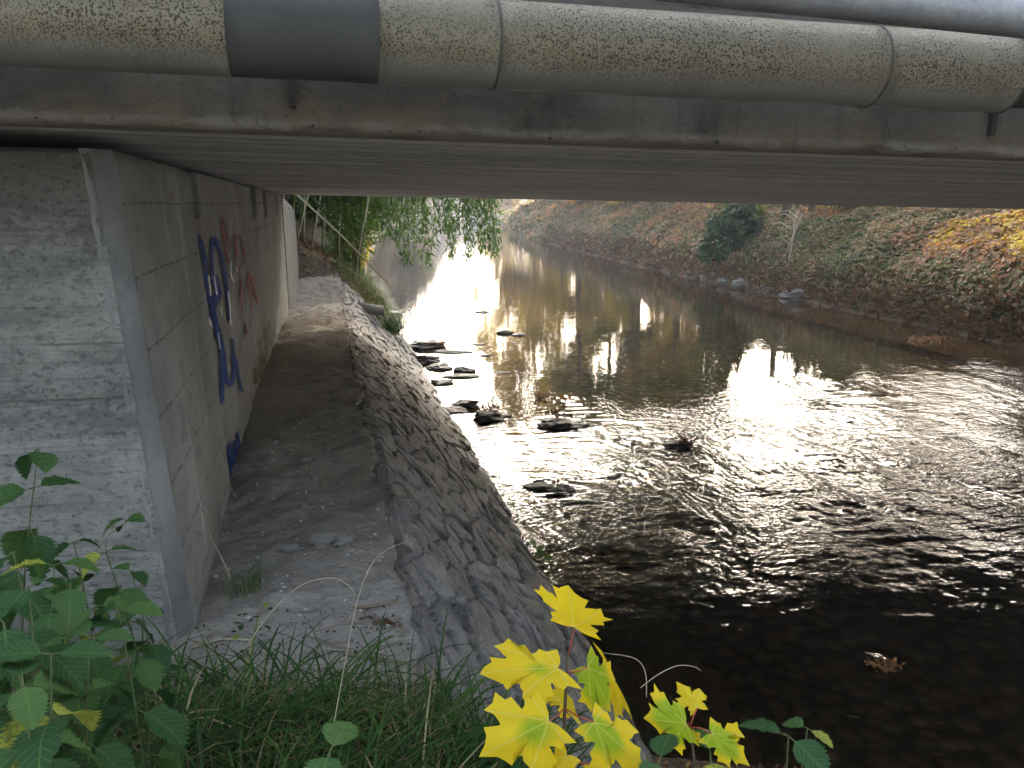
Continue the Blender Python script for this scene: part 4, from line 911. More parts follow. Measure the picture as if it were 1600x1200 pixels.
# willow leaning over the water
wt = empty('willow_tree', onL(-.9, 21.5, -.1), 'green willow on the left bank trailing leafy branches over the river', 'tree')
w0 = np.array(wt.location)
def WP(p): return np.array(p, float)-w0
MB().tube([WP((-.9, 21.5, w0[2])), WP((-.7, 21.2, 3.8)), WP((-.2, 20.6, 5.2)), WP((.2, 20.2, 7.2)), WP((.3, 20.0, 9.0))], [.28, .24, .2, .13, .05], 10).build('trunk', M['bark'], wt, True)
for (a, b, c, r_) in (((-.4, 20.9, 4.6), (1.2, 19.2, 5.6), (3.4, 17.8, 4.9), .10), ((-.2, 20.6, 5.0), (.3, 18.4, 5.8), (1.6, 16.4, 5.0), .09), ((.0, 20.4, 6.2), (2.6, 20.2, 6.8), (4.3, 19.4, 5.4), .09), ((-.4, 20.9, 5.2), (-1.8, 18.5, 6.2), (-2.2, 16.2, 5.2), .09)):
    MB().tube([WP(a), WP(b), WP(c)], [r_, r_*.7, r_*.25], 7).build('limb', M['bark'], wt, True)
strands = [(585, 338, 17.2), (598, 352, 17), (608, 372, 17.4), (619, 380, 17), (630, 404, 17.6), (638, 412, 17.2), (648, 390, 18), (655, 372, 17.6), (664, 402, 17.3), (669, 421, 17.7), (677, 384, 18), (686, 352, 17.6), (694, 360, 17), (703, 405, 17.5), (709, 399, 18),
           (718, 360, 17.4), (724, 344, 17.8), (731, 404, 17.2), (737, 398, 17.9), (744, 376, 17.6), (751, 392, 18.2), (758, 384, 17.6), (765, 393, 17.5), (771, 398, 17.9), (775, 388, 17.7), (625, 360, 18.4), (643, 345, 18.6), (612, 345, 18.2), (735, 336, 18.5), (728, 338, 18.3), (741, 332, 18.4), (595, 330, 18), (662, 350, 18.8), (700, 366, 18.5), (756, 366, 18.2)]
for (sx_, sy_, yy) in strands:
    b = atY(sx_, sy_, yy); top = np.array([b[0]*.72-.15+.2*rng.normal(), yy+.8, 4.6+.5*rng.random()])
    mid = np.array([b[0]*.93, yy+.2, (b[2]+top[2])/2+.45])
    ts = np.linspace(0, 1, 9); pts = [(1-t)**2*top+2*t*(1-t)*(mid*2-(top+b)/2)+t*t*b for t in ts]; pts = [WP(p) for p in pts]
    br_ = MB().tube(pts, [.012*(1-.8*t) for t in ts], 5).build('hanging_branch', M['greenstem'], wt, True)
    k = 340; f = 1-rng.random(k)**1.1*.9; P_ = np.array(pts); base = np.stack([np.interp(f, ts, P_[:, j]) for j in range(3)], 1)+rng.normal(size=(k, 3))*np.array([.055, .07, .03])
    sp = rng.normal(size=(k, 3))*.45+[.15, 0, -.9]
    cloud('leaves', base, rng.normal(size=(k, 3))+[0, -.5, 0], .11+.07*rng.random(k), np.clip(.1+.6*rng.random(k), 0, 1), (T_NARROW[0]*np.array([1.25, 1, 1]), T_NARROW[1]), M['willow'], br_, spin=sp)
k = 21000; c_ = np.array([(1.0, 16.4, 3.9), (1.3, 17.6, 3.8), (.4, 15.2, 4.0), (-.3, 16.2, 4.2), (-2.4, 16.5, 5.6), (-.8, 17.5, 6.6), (.8, 17.4, 6.0), (1.8, 18.8, 6.6), (2.8, 18.6, 5.8), (0, 20.5, 8.2), (1.6, 20.8, 7.6), (-2, 20, 7.4), (3.4, 20, 6.2), (.6, 16.0, 5.4), (-1.2, 15.2, 5.0)])  # crown above the view, its lower clusters added to shade the path
bi = rng.integers(0, len(c_), k); d = rng.normal(size=(k, 3)); d /= np.linalg.norm(d, axis=1, keepdims=True)
p = c_[bi]+d*(rng.random(k)**.5)[:, None]*np.array([1.2, 1.2, 1.0]); sp = rng.normal(size=(k, 3))*.5+[0, 0, -.8]
cloud('crown', WP(p), rng.normal(size=(k, 3)), .14+.1*rng.random(k), rng.random(k), (T_NARROW[0]*np.array([1.8, 1, 1]), T_NARROW[1]), M['willow'], wt, spin=sp)
bush(onL(-1.6, 20.5, .3), 1.6, 1.2, 1.9, M['evergreen'], 'dark undergrowth behind the bamboo thicket', 5000, .18, seed=31)
bush(onL(.1, 22.0, .2), 1.0, 1.4, 1.9, M['evergreen'], 'dark undergrowth behind the bamboo, nearer the water', 4500, .18, seed=32)
bush(onL(.95, 25.5, .1), .35, .5, .7, M['autumn'], 'small bright yellow bush glimpsed between bamboo and willow', 1400, .13, seed=33, tlo=.6, thi=.85)
bush(onL(.6, 18.0, .0), .6, .9, .8, M['willow'], 'light green shrub overhanging the water below the willow', 2600, .12, seed=34, tlo=.4, thi=.95, tm=T_NARROW)
bush(onL(-1.0, 18.9, .1), .7, .6, 1.1, M['evergreen'], 'low dark undergrowth among the bamboo stems', 4200, .12, seed=36)
bush(onL(-.2, 20.2, .1), .6, .6, 1.1, M['evergreen'], 'dark undergrowth between bamboo stems and water', 3000, .12, seed=37)
bush(onL(-2.4, 17.0, .3), 1.3, 1.0, 1.6, M['evergreen'], 'dark shrub behind the wing wall', 3500, .16, seed=35)

# ------------------------------------------------------------------ grass blades
def blades(name, pos, L, W, az, th0, kap, tint, mat, parent=None, seg=5):
    n = len(pos); ts = np.linspace(0, 1, seg+1); V = np.zeros((n, seg+1, 2, 3)); cur = np.array(pos, float); side = np.stack([-np.sin(az), np.cos(az), 0*az], 1); dr = np.stack([np.cos(az), np.sin(az), 0*az], 1)
    for i, t in enumerate(ts):
        wd = (W*np.clip(1.02-t, 0, 1)**.6*(.55+.45*min(1, t*4)))[:, None]
        V[:, i, 0] = cur-side*wd*.5; V[:, i, 1] = cur+side*wd*.5+np.array([0, 0, .12])*wd
        th = th0+kap*t; cur = cur+(dr*np.sin(th)[:, None]+np.array([0, 0, 1])*np.cos(th)[:, None])*(L/seg)[:, None]
    i = np.arange(seg)*2; f = np.stack([i, i+1, i+3, i+2], 1); Fc = (f[None]+(np.arange(n)*(seg+1)*2)[:, None, None]).reshape(-1, 4)
    return raw(name, V.reshape(-1, 3), Fc, mat, parent, True, tint=np.repeat(tint, (seg+1)*2))
def patch(n, fx, L=(.2, .4), W=(.003, .006), tint=(0, .72), dry=.1, k=(.8, 2.2), azc=None, name='grass', label='', h=None):
    X, Y = fx(n); Z = (h or hL)(X, Y)-.01; az = rng.random(n)*6.283 if azc is None else azc+rng.normal(size=n)*.8
    ti = tint[0]+(tint[1]-tint[0])*rng.random(n); ti = np.where(rng.random(n) < dry, .8+.2*rng.random(n), ti)
    o = blades(name, np.stack([X, Y, Z], 1), L[0]+(L[1]-L[0])*rng.random(n), W[0]+(W[1]-W[0])*rng.random(n), az, .1+.4*rng.random(n), k[0]+(k[1]-k[0])*rng.random(n), ti, M['grass'])
    return tag(o, label, 'grass', kind='stuff')
def reg(x0, x1, y0, y1, edge=None):
    def f(n):
        X = x0+(x1-x0)*rng.random(n); Y = y0+(y1-y0)*rng.random(n)
        if edge is not None: Y = np.minimum(Y, edge(X)-rng.random(n)**2*.5)
        return X, Y
    return f
eg = lambda X: np.interp(X, [-1.6, -.9, -.5, -.2, 0, .25, .5, .8], [2.7, 2.62, 2.62, 2.42, 2.32, 2.42, 2.25, 1.9])
patch(8500, reg(-1.7, .6, 1.0, 2.7, eg), (.10, .28), (.002, .0045), (0, .72), .30, name='grass', label='dense fine green grass covering the near bank at lower left')
patch(3400, reg(-1.6, .45, 1.2, 2.55, eg), (.22, .46), (.006, .0125), (0, .6), .05, (1.2, 2.6), name='long_grass', label='long broad arching grass blades over the fine grass')
patch(2600, reg(-1.2, .62, 1.5, 2.72, eg), (.12, .34), (.002, .004), (.8, 1), 1, (1.0, 2.4), name='dry_grass', label='dry straw-coloured grass along the edge of the path')
patch(900, reg(-1.1, -.35, 2.35, 2.86), (.10, .30), (.002, .0035), (.8, 1), .9, (1.4, 2.8), name='dry_grass', label='matted dead straw at the foot of the abutment corner')
patch(1500, lambda n: ((lambda y: (XL(y)-.62+.6*rng.random(n)-.15*(y < 15), y))(14.9+5*rng.random(n))), (.2, .45), (.006, .013), (.3, .72), .15, (1.0, 2.2), azc=-.6, name='grass', label='green grass hanging over the left waterline below the bamboo')
patch(1700, lambda n: (.2+.8*rng.random(n)*1.0, 13.9+2.6*rng.random(n)), (.15, .4), (.005, .010), (.3, .72), .3, (1.0, 2.4), azc=-.9, name='grass', label='green and straw grass beyond the end of the stone embankment')
patch(420, lambda n: (1.0+.28*rng.normal(size=n)*.5, 13.6+.5*rng.random(n)), (.3, .55), (.007, .014), (0, .5), .05, (.9, 2.0), name='grass_tussock', label='dark green grass tussock beside the drain pipe', h=lambda X, Y: np.maximum(hL(X, Y), .42))

def litter(n, fx, ls, t0, t1, label, h=hL, dz=.02, name='leaf_litter'):
    X, Y = fx(n); Z = h(X, Y)+dz
    return tag(cloud(name, np.stack([X, Y, Z], 1), rng.normal(size=(n, 3))*.45+[0, 0, 1], ls*(.5+rng.random(n)), t0+(t1-t0)*rng.random(n), T_LEAF, M['litter']), label, 'fallen leaves', kind='stuff')
litter(2600, reg(-1.3, 1.0, 14.3, 17.5), .07, .2, 1, 'dry leaves littering the dirt bank under the bamboo')
litter(700, reg(-1.6, .7, 1.2, 2.75, eg), .035, .1, 1, 'brown leaf fragments among the near grass')
litter(2600, reg(.5, 2.35, 1.3, 3.1), .035, 0, .9, 'brown leaf litter on the near shore at the bottom edge', dz=.01, h=lambda X, Y: np.where(hL(X, Y) < -.03, -.3, hL(X, Y)))
litter(170, reg(-.5, .25, 2.4, 3.0), .014, .0, .35, 'dark crumbs of leaf on the near end of the path', h=path_h, dz=.006)

patch(260, lambda n: (.42+.10*rng.normal(size=n), 1.86+.12*rng.normal(size=n)), (.30, .52), (.006, .011), (0, .45), .04, (1.3, 2.5), azc=.6, name='grass_tussock', label='dark arching grass tussock left of the tall maple seedling')
# gravel and loose stones on the path
def pathz(x, y): return float(path_h(x, y))
n = 900; X = -.55+.78*rng.random(n); Y = 2.5*(12.6/2.5)**rng.random(n); s = .003+.009*rng.random(n)**3
octv = np.array([(1, 0, 0), (0, 1, 0), (-1, 0, 0), (0, -1, 0), (0, 0, .7), (0, 0, -.7)]); octf = np.array([(0, 1, 4), (1, 2, 4), (2, 3, 4), (3, 0, 4), (1, 0, 5), (2, 1, 5), (3, 2, 5), (0, 3, 5)])
Zg_ = path_h(X, Y)+.003
Vg = (np.stack([X, Y, Zg_], 1)[:, None]+octv[None]*s[:, None, None]*(.7+.6*rng.random((n, 6, 1)))).reshape(-1, 3)
tag(raw('gravel', Vg, (octf[None]+(np.arange(n)*6)[:, None, None]).reshape(-1, 3), M['dryrock'], None, False), 'small grit and pebbles scattered over the dirt path', 'gravel', kind='stuff')
for i, (pp, a, b, c, lb, rz) in enumerate((((507, 858), .055, .028, .020, 'longer of two broken pale slabs on the path, left half', .1), ((535, 861), .035, .028, .020, 'right half of the broken pale slab on the path', .2), ((456, 863), .032, .014, .012, 'small flat pale stone left of the broken slab', 0), ((480, 722), .026, .018, .012, 'single oval pebble in the middle of the path', .4),
        ((395, 783), .014, .01, .007, 'tiny pale pebble near the wall, before the broken slab', 0), ((566, 942), .02, .016, .013, 'small white stone beside the broken twig', .3), ((716, 940), .030, .026, .012, 'angular whitish stone chip on the near embankment', .7), ((430, 700), .02, .015, .01, 'small stone near the foot of the wall below the blue scrawl', .5))):
    q = atZ(pp[0], pp[1], 1.0); z = pathz(q[0], q[1])
    if i == 6: q = atZ(pp[0], pp[1], .80); z = .80
    rock((q[0], q[1], z+c*.8), (a*1.3, b*1.3, c*1.3), 'dryrock', lb, 70+i, 'loose_stone', 'stone', rz=rz, smooth=False)

# concrete drain pipe sticking out beside the embankment
dp = empty('drain_pipe', (.50, 13.75, .86), 'short round concrete drain pipe poking out beside the far embankment', 'pipe')
m = MB(); n = 24; ring = lambda x, r, z=0: [(x, r*math.cos(2*math.pi*k/n), r*math.sin(2*math.pi*k/n)+z) for k in range(n)]
V = ring(0, .085)+ring(.42, .085, -.06)+ring(.42, .062, -.06)+ring(.1, .062, -.01); F_ = [(j*n+k, j*n+(k+1) % n, (j+1)*n+(k+1) % n, (j+1)*n+k) for j in range(3) for k in range(n)]+[tuple(range(3*n, 4*n)), tuple(range(n))[::-1]]
m.add(V, F_); m.build('pipe_barrel', M['cement'], dp, True)

# ------------------------------------------------------------------ near plants
def grid_leaf(ns=13, serr=.065, wid=.37, droop=.3, fold=.25, pw=.8):
    V = []; UV = []
    for i in range(ns*2+1):
        s = i/(ns*2); w_ = wid*math.sin(math.pi*min(1, s**pw))**.85+.004
        w_ += (serr if i % 2 else -serr*.35)*min(1, w_*6) if 0 < i < ns*2 else 0
        for u_ in (-1, -.55, 0, .55, 1):
            x = u_*w_; V.append((x, s+(.03 if abs(u_) == 1 and i % 2 else 0), -droop*s*s+fold*abs(x)-.10*math.sin(s*22)*abs(u_)*w_*.5)); UV.append((x, s))
    return np.array(V), grid(ns*2+1, 5), np.array(UV)
nettle_meshes = []
for dr_, fo in ((.35, .25), (.6, .3), (.2, .2)):
    v_, f_, u_ = grid_leaf(droop=dr_, fold=fo); o = raw('leaf', v_, f_, M['nettle'], None, True, tint=np.full(len(v_), rng.random()), uv=u_); nettle_meshes.append(o.data); bpy.data.objects.remove(o)
nettle_meshes2 = []
for me in nettle_meshes:
    for tv_ in (0., .5, 1.):
        m2 = me.copy(); m2.attributes['tint'].data.foreach_set('value', np.full(len(m2.vertices), tv_)); nettle_meshes2.append(m2)
def put_leaf(parent, base, direction, size, roll=0, meshes=nettle_meshes2, r=random):
    o = bpy.data.objects.new('leaf', r.choice(meshes)); S.collection.objects.link(o); o.parent = parent
    y = Vector(direction).normalized(); up = Vector((0, 0, 1)); x = y.cross(up); x = x.normalized() if x.length > .01 else Vector((1, 0, 0)); z = x.cross(y)
    M3 = Matrix((x, y, z)).transposed().to_4x4() @ Matrix.Rotation(roll, 4, 'Y')
    o.matrix_local = Matrix.Translation(base) @ M3 @ Matrix.Diagonal((size, size, size, 1)); return o
def nettle(root, top, nodes, size, label, seed, f0=.25, w=1.0):
    r = random.Random(seed); t = empty('nettle_plant', root, label, 'plant', 'nettles')
    tp = Vector([float(a-b) for a, b in zip(top, root)]); side = Vector((r.uniform(-.05, .05), r.uniform(-.05, .05), 0))
    f = lambda s: tp*s+side*math.sin(s*math.pi)
    MB().tube([f(i/7) for i in range(8)], [.0035*(1-.6*i/7) for i in range(8)], 6).build('stem', M['greenstem'], t, True)
    a0 = r.random()*3
    for i in range(nodes):
        s = f0+(1-f0)*i/(nodes-1); p = f(s); sz = size*(1.1-.40*s*s if i < nodes-1 else .62)*r.uniform(.85, 1.1)
        for k in (0, 1):
            a = a0+i*math.pi/2+k*math.pi+r.uniform(-.3, .3); el = r.uniform(-.95, -.1)+(.35 if i >= nodes-2 else 0)
            d = Vector((math.cos(a), math.sin(a), el)); pe = p+d*sz*.18
            MB().tube([p, pe], .0012, 4).build('petiole', M['greenstem'], t, True)
            put_leaf(t, pe, d, sz, r.uniform(-.3, .3), r=r)
    return t
NT_ = [((30, 1010), (60, 690), 1.75, 6, .085, 'tallest nettle at the left edge, its tip against the concrete'),
       ((60, 1110), (45, 905), 1.30, 5, .092, 'big-leaved nettle at the left edge in front of the tallest one'),
       ((130, 1080), (110, 900), 1.36, 5, .095, 'broad nettle in the middle of the clump with bright top leaves'),
       ((10, 1120), (5, 960), 1.2, 4, .095, 'nettle cut off by the left picture edge'),
       ((170, 1020), (165, 850), 1.6, 5, .072, 'slender nettle rising behind the broad one'),
       ((215, 1000), (205, 880), 1.75, 4, .07, 'small nettle nearest the abutment corner'),
       ((110, 1010), (115, 835), 1.8, 4, .065, 'dark small-leaved nettle at the back of the clump'),
       ((90, 1160), (80, 1010), 1.15, 4, .085, 'low yellowing nettle at the front of the clump'),
       ((150, 1160), (140, 985), 1.28, 4, .08, 'nettle with drooping lower leaves over the grass'),
       ((70, 1090), (85, 870), 1.5, 5, .085, 'nettle filling the centre of the clump behind the bright-topped one'), ((20, 1080), (20, 850), 1.55, 5, .09, 'dark nettle standing just behind the left-edge one'),
       ((190, 1120), (185, 940), 1.42, 4, .08, 'nettle at the right front corner of the clump'), ((40, 1190), (35, 1050), 1.1, 4, .09, 'nettle lowest down at the left edge, rooted in the grass'), ((120, 1130), (150, 935), 1.45, 5, .085, 'nettle leaning right toward the concrete corner')]
for i, (rp, tp, d, nn_, sz, lb) in enumerate(NT_):
    top = atD(tp[0], tp[1]+12, d); q = atD(rp[0], rp[1], d); root = np.array([q[0], q[1], float(hL(q[0], q[1]))-.02]); nettle(root, top, nn_+5, sz*1.2, lb, 100+i, f0=.12)
NR = [((1210, 1260), (1232, 1150), 1.5, 4, .075, 'nettle on the bottom shore with the largest drooping leaves'), ((1290, 1260), (1262, 1138), 1.6, 3, .055, 'smaller nettle at the right of the bottom shore'), ((1130, 1300), (1110, 1180), 1.42, 3, .08, 'nettle under the right-hand maple seedling'),
      ((1030, 1320), (1030, 1190), 1.3, 3, .07, 'nettle tip at the bottom edge between the two maple seedlings'), ((500, 1330), (515, 1175), 1.2, 3, .07, 'single nettle shoot poking up at the bottom centre-left')]
for i, (rp, tp, d, nn_, sz, lb) in enumerate(NR):
    top = atD(tp[0], tp[1], d); q = atD(rp[0], rp[1], d+.05); root = np.array([q[0], q[1], min(float(hL(q[0], q[1])), top[2]-.1)-.02]); nettle(root, top, nn_+1, sz*1.5, lb, 130+i, f0=.5)
# thin shoot with a few leaves in front of the concrete
t = empty('leafy_shoot', atD(150, 900, 2.2), 'thin shoot with three dark leaves in front of the stained concrete', 'plant'); t0 = np.array(t.location); pts = [atD(*p, 2.2)-t0 for p in ((120, 960), (135, 880), (165, 840), (198, 815))]
MB().tube(pts, [.004, .003, .002, .0015], 5).build('stem', M['twig'], t, True)
for (a, b, s_) in (((195, 812), (165, 815), .052), ((198, 812), (232, 803), .055), ((188, 822), (182, 834), .022)):
    A_ = Vector(atD(*a, 2.2)-t0); B_ = Vector(atD(*b, 2.17)-t0); put_leaf(t, A_, B_-A_, s_, .2)

# maple seedlings
half = [(0, 0), (.14, -.07), (.30, -.11), (.56, -.14), (.48, .03), (.54, .12), (.44, .18), (.38, .24), (.54, .28), (.68, .30), (.70, .42), (.88, .50), (.73, .58), (.68, .74), (.55, .68), (.42, .66), (.32, .62), (.33, .72), (.40, .84), (.26, .86), (.14, .95), (0, 1.10)]
outl = [(x, y) for x, y in half]+[(-x, y) for x, y in half[-2:0:-1]]
def maple(parent, B, T, L, Rr, d, green, side, dT=0, dL=0, dR=0, curl=.17, seed=0):
    r = random.Random(seed); base = atD(*B, d); o0 = np.array(parent.location)
    vy = atD(*T, d+dT)-base; vx = (atD(*Rr, d+dR)-atD(*L, d+dL))/1.64
    # keep the lobes' middle where the photograph has it
    mid = (atD(*Rr, d+dR)+atD(*L, d+dL))/2-base; sk = mid-.5*vy
    nrm = np.cross(vx, vy); nrm /= np.linalg.norm(nrm)+1e-9; sz = (np.linalg.norm(vx)+np.linalg.norm(vy))/2
    if nrm @ _f > 0: nrm = -nrm
    V = []; UV = []; oc = [(x*(1+r.uniform(-.05, .05)), y*(1+r.uniform(-.04, .04))) for x, y in outl]; c = (0, .22); rings = (.001, .2, .4, .6, .8, 1)
    for k in rings:
        for (x, y) in oc:
            xx = c[0]+(x-c[0])*k; yy = c[1]+(y-c[1])*k; rad = math.hypot(xx, yy-.25); an = math.atan2(yy, xx)
            z = -curl*rad*rad*1.3*(1+.5*math.sin(an*3+seed))+.035*math.cos(an*8)*rad+.03*math.sin(xx*9+seed)*math.cos(yy*7+seed)*rad
            w_ = max(0, 1-abs(yy-.5)*1.6)
            q = base+vx*xx+vy*yy+nrm*z*sz+sk*(w_*abs(xx)/.82*.5 if True else 0)
            V.append(q-o0); UV.append((xx, yy))
    V = np.array(V); o = raw('leaf', V, [(j*len(oc)+k, j*len(oc)+(k+1) % len(oc), (j+1)*len(oc)+(k+1) % len(oc), (j+1)*len(oc)+k) for j in range(5) for k in range(len(oc))], M['maple'], parent, True, tint=np.full(len(V), .5), uv=np.array(UV))
    o['green'] = float(green); o['side'] = float(side); return base-o0
q = atD(884, 1210, 1.36)
ma = empty('maple_seedling', (q[0], q[1], q[2]-.12), 'yellow-leaved maple seedling with dark upright stem at bottom centre', 'plant'); mo = np.array(ma.location)
def S_(px_, py_, d): return atD(px_, py_, d)-mo
MB().tube([(0, 0, 0), S_(882, 1190, 1.36), S_(882, 1120, 1.36), S_(885, 1060, 1.36), S_(888, 1024, 1.36)], [.004, .0033, .003, .0026, .002], 8).build('stem', M['darkstem'], ma, True)
ml = [((897, 980), (888, 921), (834, 940), (946, 985), 1.34, -.15, 0, (888, 1024), -.02, .02, .0), ((872, 1043), (757, 1049), (851, 1080), (795, 984), 1.33, .12, -.35, (884, 1052), .02, -.03, .05),
      ((858, 1126), (762, 1176), (870, 1200), (784, 1080), 1.29, .18, -.30, (882, 1106), -.02, .0, .04), ((918, 1042), (958, 1112), (950, 1028), (905, 1088), 1.37, .62, 0, (885, 1050), .02, .02, .0),
      ((955, 1048), (975, 1115), (1000, 1100), (957, 1002), 1.42, -.2, 0, (885, 1050), .03, .06, -.03), ((928, 1128), (1006, 1197), (978, 1120), (925, 1192), 1.32, .35, .25, (882, 1106), .0, .03, -.02),
      ((893, 1118), (872, 1048), (858, 1118), (910, 1140), 1.44, -.25, 0, (882, 1106), .03, .0, .02), ((886, 1180), (846, 1235), (888, 1232), (840, 1180), 1.31, -.1, 0, (882, 1180), 0, 0, .02), ((926, 1195), (945, 1240), (956, 1202), (920, 1230), 1.36, .1, 0, (882, 1182), 0, .02, .02)]
for i, (B, T, L, Rr, d, g, sd_, at_, dT, dL, dR) in enumerate(ml):
    b = maple(ma, B, T, L, Rr, d, g, sd_, dT, dL, dR, seed=i); a = S_(*at_, 1.36)
    MB().tube([a, (a+b)/2+[0, 0, -.004], b], [.0014, .0011, .0011], 6).build('petiole', M['redstem'], ma, True)
q = atD(1088, 1215, 1.42)
mb_ = empty('maple_seedling', (q[0], q[1], q[2]-.2), 'small maple seedling with three yellow-green leaves, right of the taller one', 'plant'); mo = np.array(mb_.location)
MB().tube([(0, 0, 0), S_(1085, 1190, 1.42), S_(1078, 1136, 1.42)], [.003, .0025, .002], 8).build('stem', M['darkstem'], mb_, True)
for i, (B, T, L, Rr, d, g, sd_, at_, dT, dL, dR) in enumerate([((1072, 1130), (1013, 1124), (1070, 1178), (1030, 1074), 1.40, .55, 0, (1078, 1136), .0, 0, .02), ((1090, 1106), (1062, 1066), (1074, 1112), (1116, 1095), 1.44, -.2, 0, (1078, 1136), .03, 0, .02), ((1112, 1146), (1171, 1192), (1150, 1118), (1124, 1176), 1.38, .5, .1, (1078, 1136), .0, .03, .0), ((1082, 1146), (1096, 1158), (1084, 1160), (1093, 1146), 1.44, -.2, 0, (1078, 1136), 0, 0, 0)]):
    b = maple(mb_, B, T, L, Rr, d, g, sd_, dT, dL, dR, seed=20+i); a = S_(*at_, 1.42)
    MB().tube([a, (a+b)/2+[0, 0, .004], b], [.0012, .001, .001], 6).build('petiole', M['redstem'], mb_, True)

# single stalks and twigs
def strand(name, pts, r, mat, label, cat='twig', extra=()):
    q = np.array(pts, float); tt = np.linspace(0, len(q)-1, (len(q)-1)*5+1); o_ = []
    for t_ in tt:
        k = min(int(t_), len(q)-2); f = t_-k; a, b, c, d = q[max(k-1, 0)], q[k], q[k+1], q[min(k+2, len(q)-1)]
        o_.append(.5*(2*b+(c-a)*f+(2*a-5*b+4*c-d)*f*f+(3*b-a-3*c+d)*f**3))
    pts = [tuple(p) for p in o_]
    P_ = [np.array(p[:2]) for p in pts]; o0 = atD(pts[0][0], pts[0][1], pts[0][2]); t = empty(name, o0, label, cat)
    MB().tube([atD(*p)-o0 for p in pts], list(np.linspace(r, r*.4, len(pts))), 5).build('stalk', M[mat], t, True)
    for e in extra: MB().tube([atD(*p)-o0 for p in e], list(np.linspace(r*.6, r*.3, len(e))), 4).build('branchlet', M[mat], t, True)
    return t
strand('grass_stalk', [(520, 1140, 2.0), (540, 1030, 2.0), (558, 940, 2.0), (582, 880, 2.0), (612, 855, 2.0), (645, 845, 2.0)], .0013, 'palestem', 'tall curved yellow grass stalk in front of the path', 'grass stalk')
strand('grass_stalk', [(385, 1010, 2.2), (425, 955, 2.2), (470, 915, 2.2), (515, 903, 2.2), (545, 915, 2.2), (558, 935, 2.2)], .0013, 'palestem', 'pale arching grass stalk bowed over the path', 'grass stalk')
strand('grass_stalk', [(1010, 1090, 1.5), (1008, 1050, 1.5), (990, 1028, 1.5), (940, 1020, 1.5)], .0009, 'palestem', 'thin curled grass stem beside the tall maple seedling', 'grass stalk')
strand('grass_stalk', [(1000, 1075, 1.5), (1030, 1053, 1.5), (1060, 1040, 1.5), (1085, 1042, 1.5), (1095, 1048, 1.5)], .0009, 'palestem', 'wispy arching grass stem over the dark water', 'grass stalk')
strand('dead_weed', [(360, 905, 3.05), (350, 880, 3.05), (335, 850, 3.05), (325, 825, 3.05), (318, 800, 3.05)], .004, 'twig', 'dry brown weed stalk standing at the foot of the wall', 'weed', [((335, 850, 3.05), (322, 838, 3.05), (300, 830, 3.05)), ((325, 825, 3.05), (328, 800, 3.05), (322, 790, 3.05)), ((328, 835, 3.05), (338, 812, 3.05)), ((318, 800, 3.05), (308, 788, 3.05))])
def twig(pts, r, label, mat='twig', ex=()):
    def atZ(px, py, z_):
        q = globals()['atZ'](px, py, 1.0); q = globals()['atZ'](px, py, pathz(q[0], q[1])+r+.003+(z_-1.03)); return q
    o0 = np.array([*atZ(*pts[0], 1.03)]); t = empty('dry_twig', o0, label, 'twig'); MB().tube([atZ(*p, 1.03)-o0+[0, 0, .004*i] for i, p in enumerate(pts)], r, 5).build('stick', M[mat], t, True)
    for e in ex: MB().tube([atZ(*p, 1.035)-o0 for p in e], r*.6, 4).build('branchlet', M[mat], t, True)
twig([(552, 948), (575, 950), (600, 946), (622, 942)], .005, 'short brown broken twig lying on the path', ex=[((575, 950), (570, 962))])
twig([(478, 992), (520, 1010), (570, 1022), (612, 1030)], .0025, 'long thin twig across the near end of the path', ex=[((520, 1010), (500, 985), (497, 970)), ((570, 1022), (590, 1000))])
twig([(490, 988), (530, 978), (580, 972), (612, 968)], .002, 'thin straight twig above the long forked one', ex=[((530, 978), (545, 962))])
twig([(300, 1012), (345, 1000), (395, 1003)], .004, 'pale dry stick at the grass edge by the abutment', 'palestem')
twig([(530, 1020), (575, 1030), (640, 1040)], .006, 'reddish root-like stick half buried at the path end')
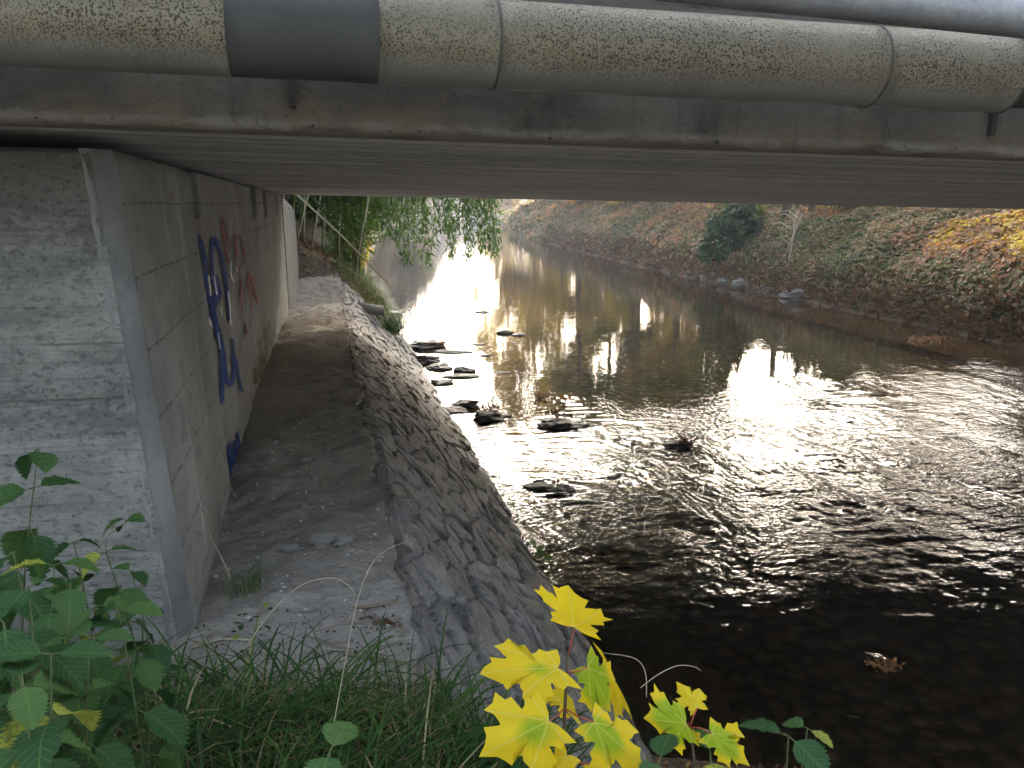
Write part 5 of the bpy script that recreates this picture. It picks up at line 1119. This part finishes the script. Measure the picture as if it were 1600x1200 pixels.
litter(60, lambda n: (lambda q: (q[0]+.035*rng.normal(size=n), q[1]+.03*rng.normal(size=n)))(atZ(600, 975, 1.0)), .02, .3, .7, 'tiny rusty leaf scraps by the forked twig', h=path_h, dz=.006)
n = 130; q = atZ(385, 925, 1.0); X = q[0]+.07*rng.normal(size=n)*.6; Y = q[1]+.09*rng.normal(size=n)*.6
tag(blades('grass_tuft', np.stack([X, Y, path_h(X, Y)-.005], 1), .06+.12*rng.random(n), .0015+.002*rng.random(n), rng.random(n)*6.28, .1+.3*rng.random(n), .6+1.4*rng.random(n), .3+.5*rng.random(n), M['grass']), 'small thin grass tuft growing from the path near the wall', 'grass', kind='stuff')
# creeping ivy sprig
t = empty('ivy_sprig', atZ(350, 985, 1.05), 'creeping sprig of small round dark leaves at the end of the path', 'plant'); o0 = np.array(t.location)
MB().tube([atZ(*p, 1.06)-o0 for p in ((345, 990), (380, 975), (400, 962), (425, 950))], .0015, 4).build('stem', M['twig'], t, True)
for (a, b) in ((372, 960), (376, 975), (388, 958), (398, 968), (405, 965), (412, 950), (418, 953), (408, 985), (422, 985), (375, 985), (366, 1000)):
    put_leaf(t, Vector(atZ(a, b, 1.07)-o0), Vector((random.uniform(-1, 1), random.uniform(-1, 1), .3)), .026, .2)
# moss tuft at the waterline of the embankment
n = 260; A_ = .86+.06*rng.normal(size=n)*.5; Y = np.where(rng.random(n) < .5, 6.55+.35*rng.normal(size=n)*.5, 5.55+.2*rng.normal(size=n)*.5); X = .27+1.33*A_+.05
tag(blades('moss_tuft', np.stack([X, Y, 1.0-1.14*A_+.04], 1), .03+.05*rng.random(n), .004+.004*rng.random(n), rng.random(n)*6.28, .2+.4*rng.random(n), .5+1*rng.random(n), .5+.25*rng.random(n), M['grass']), 'bright green moss tufts low on the stone embankment', 'moss', kind='stuff')

# ------------------------------------------------------------------ haze
hz = NT('river_haze'); hz.t.nodes.remove(hz.b); pv = hz.n('VolumePrincipled', {'Color': (.86, .90, 1.0, 1), 'Density': .0013, 'Anisotropy': .3}); hz.lk(pv.outputs[0], hz.out.inputs['Volume'])
m = MB(); m.box((-420, -420, -2), (420, 620, 45)); tag(m.build('haze', hz.m), kind='stuff')
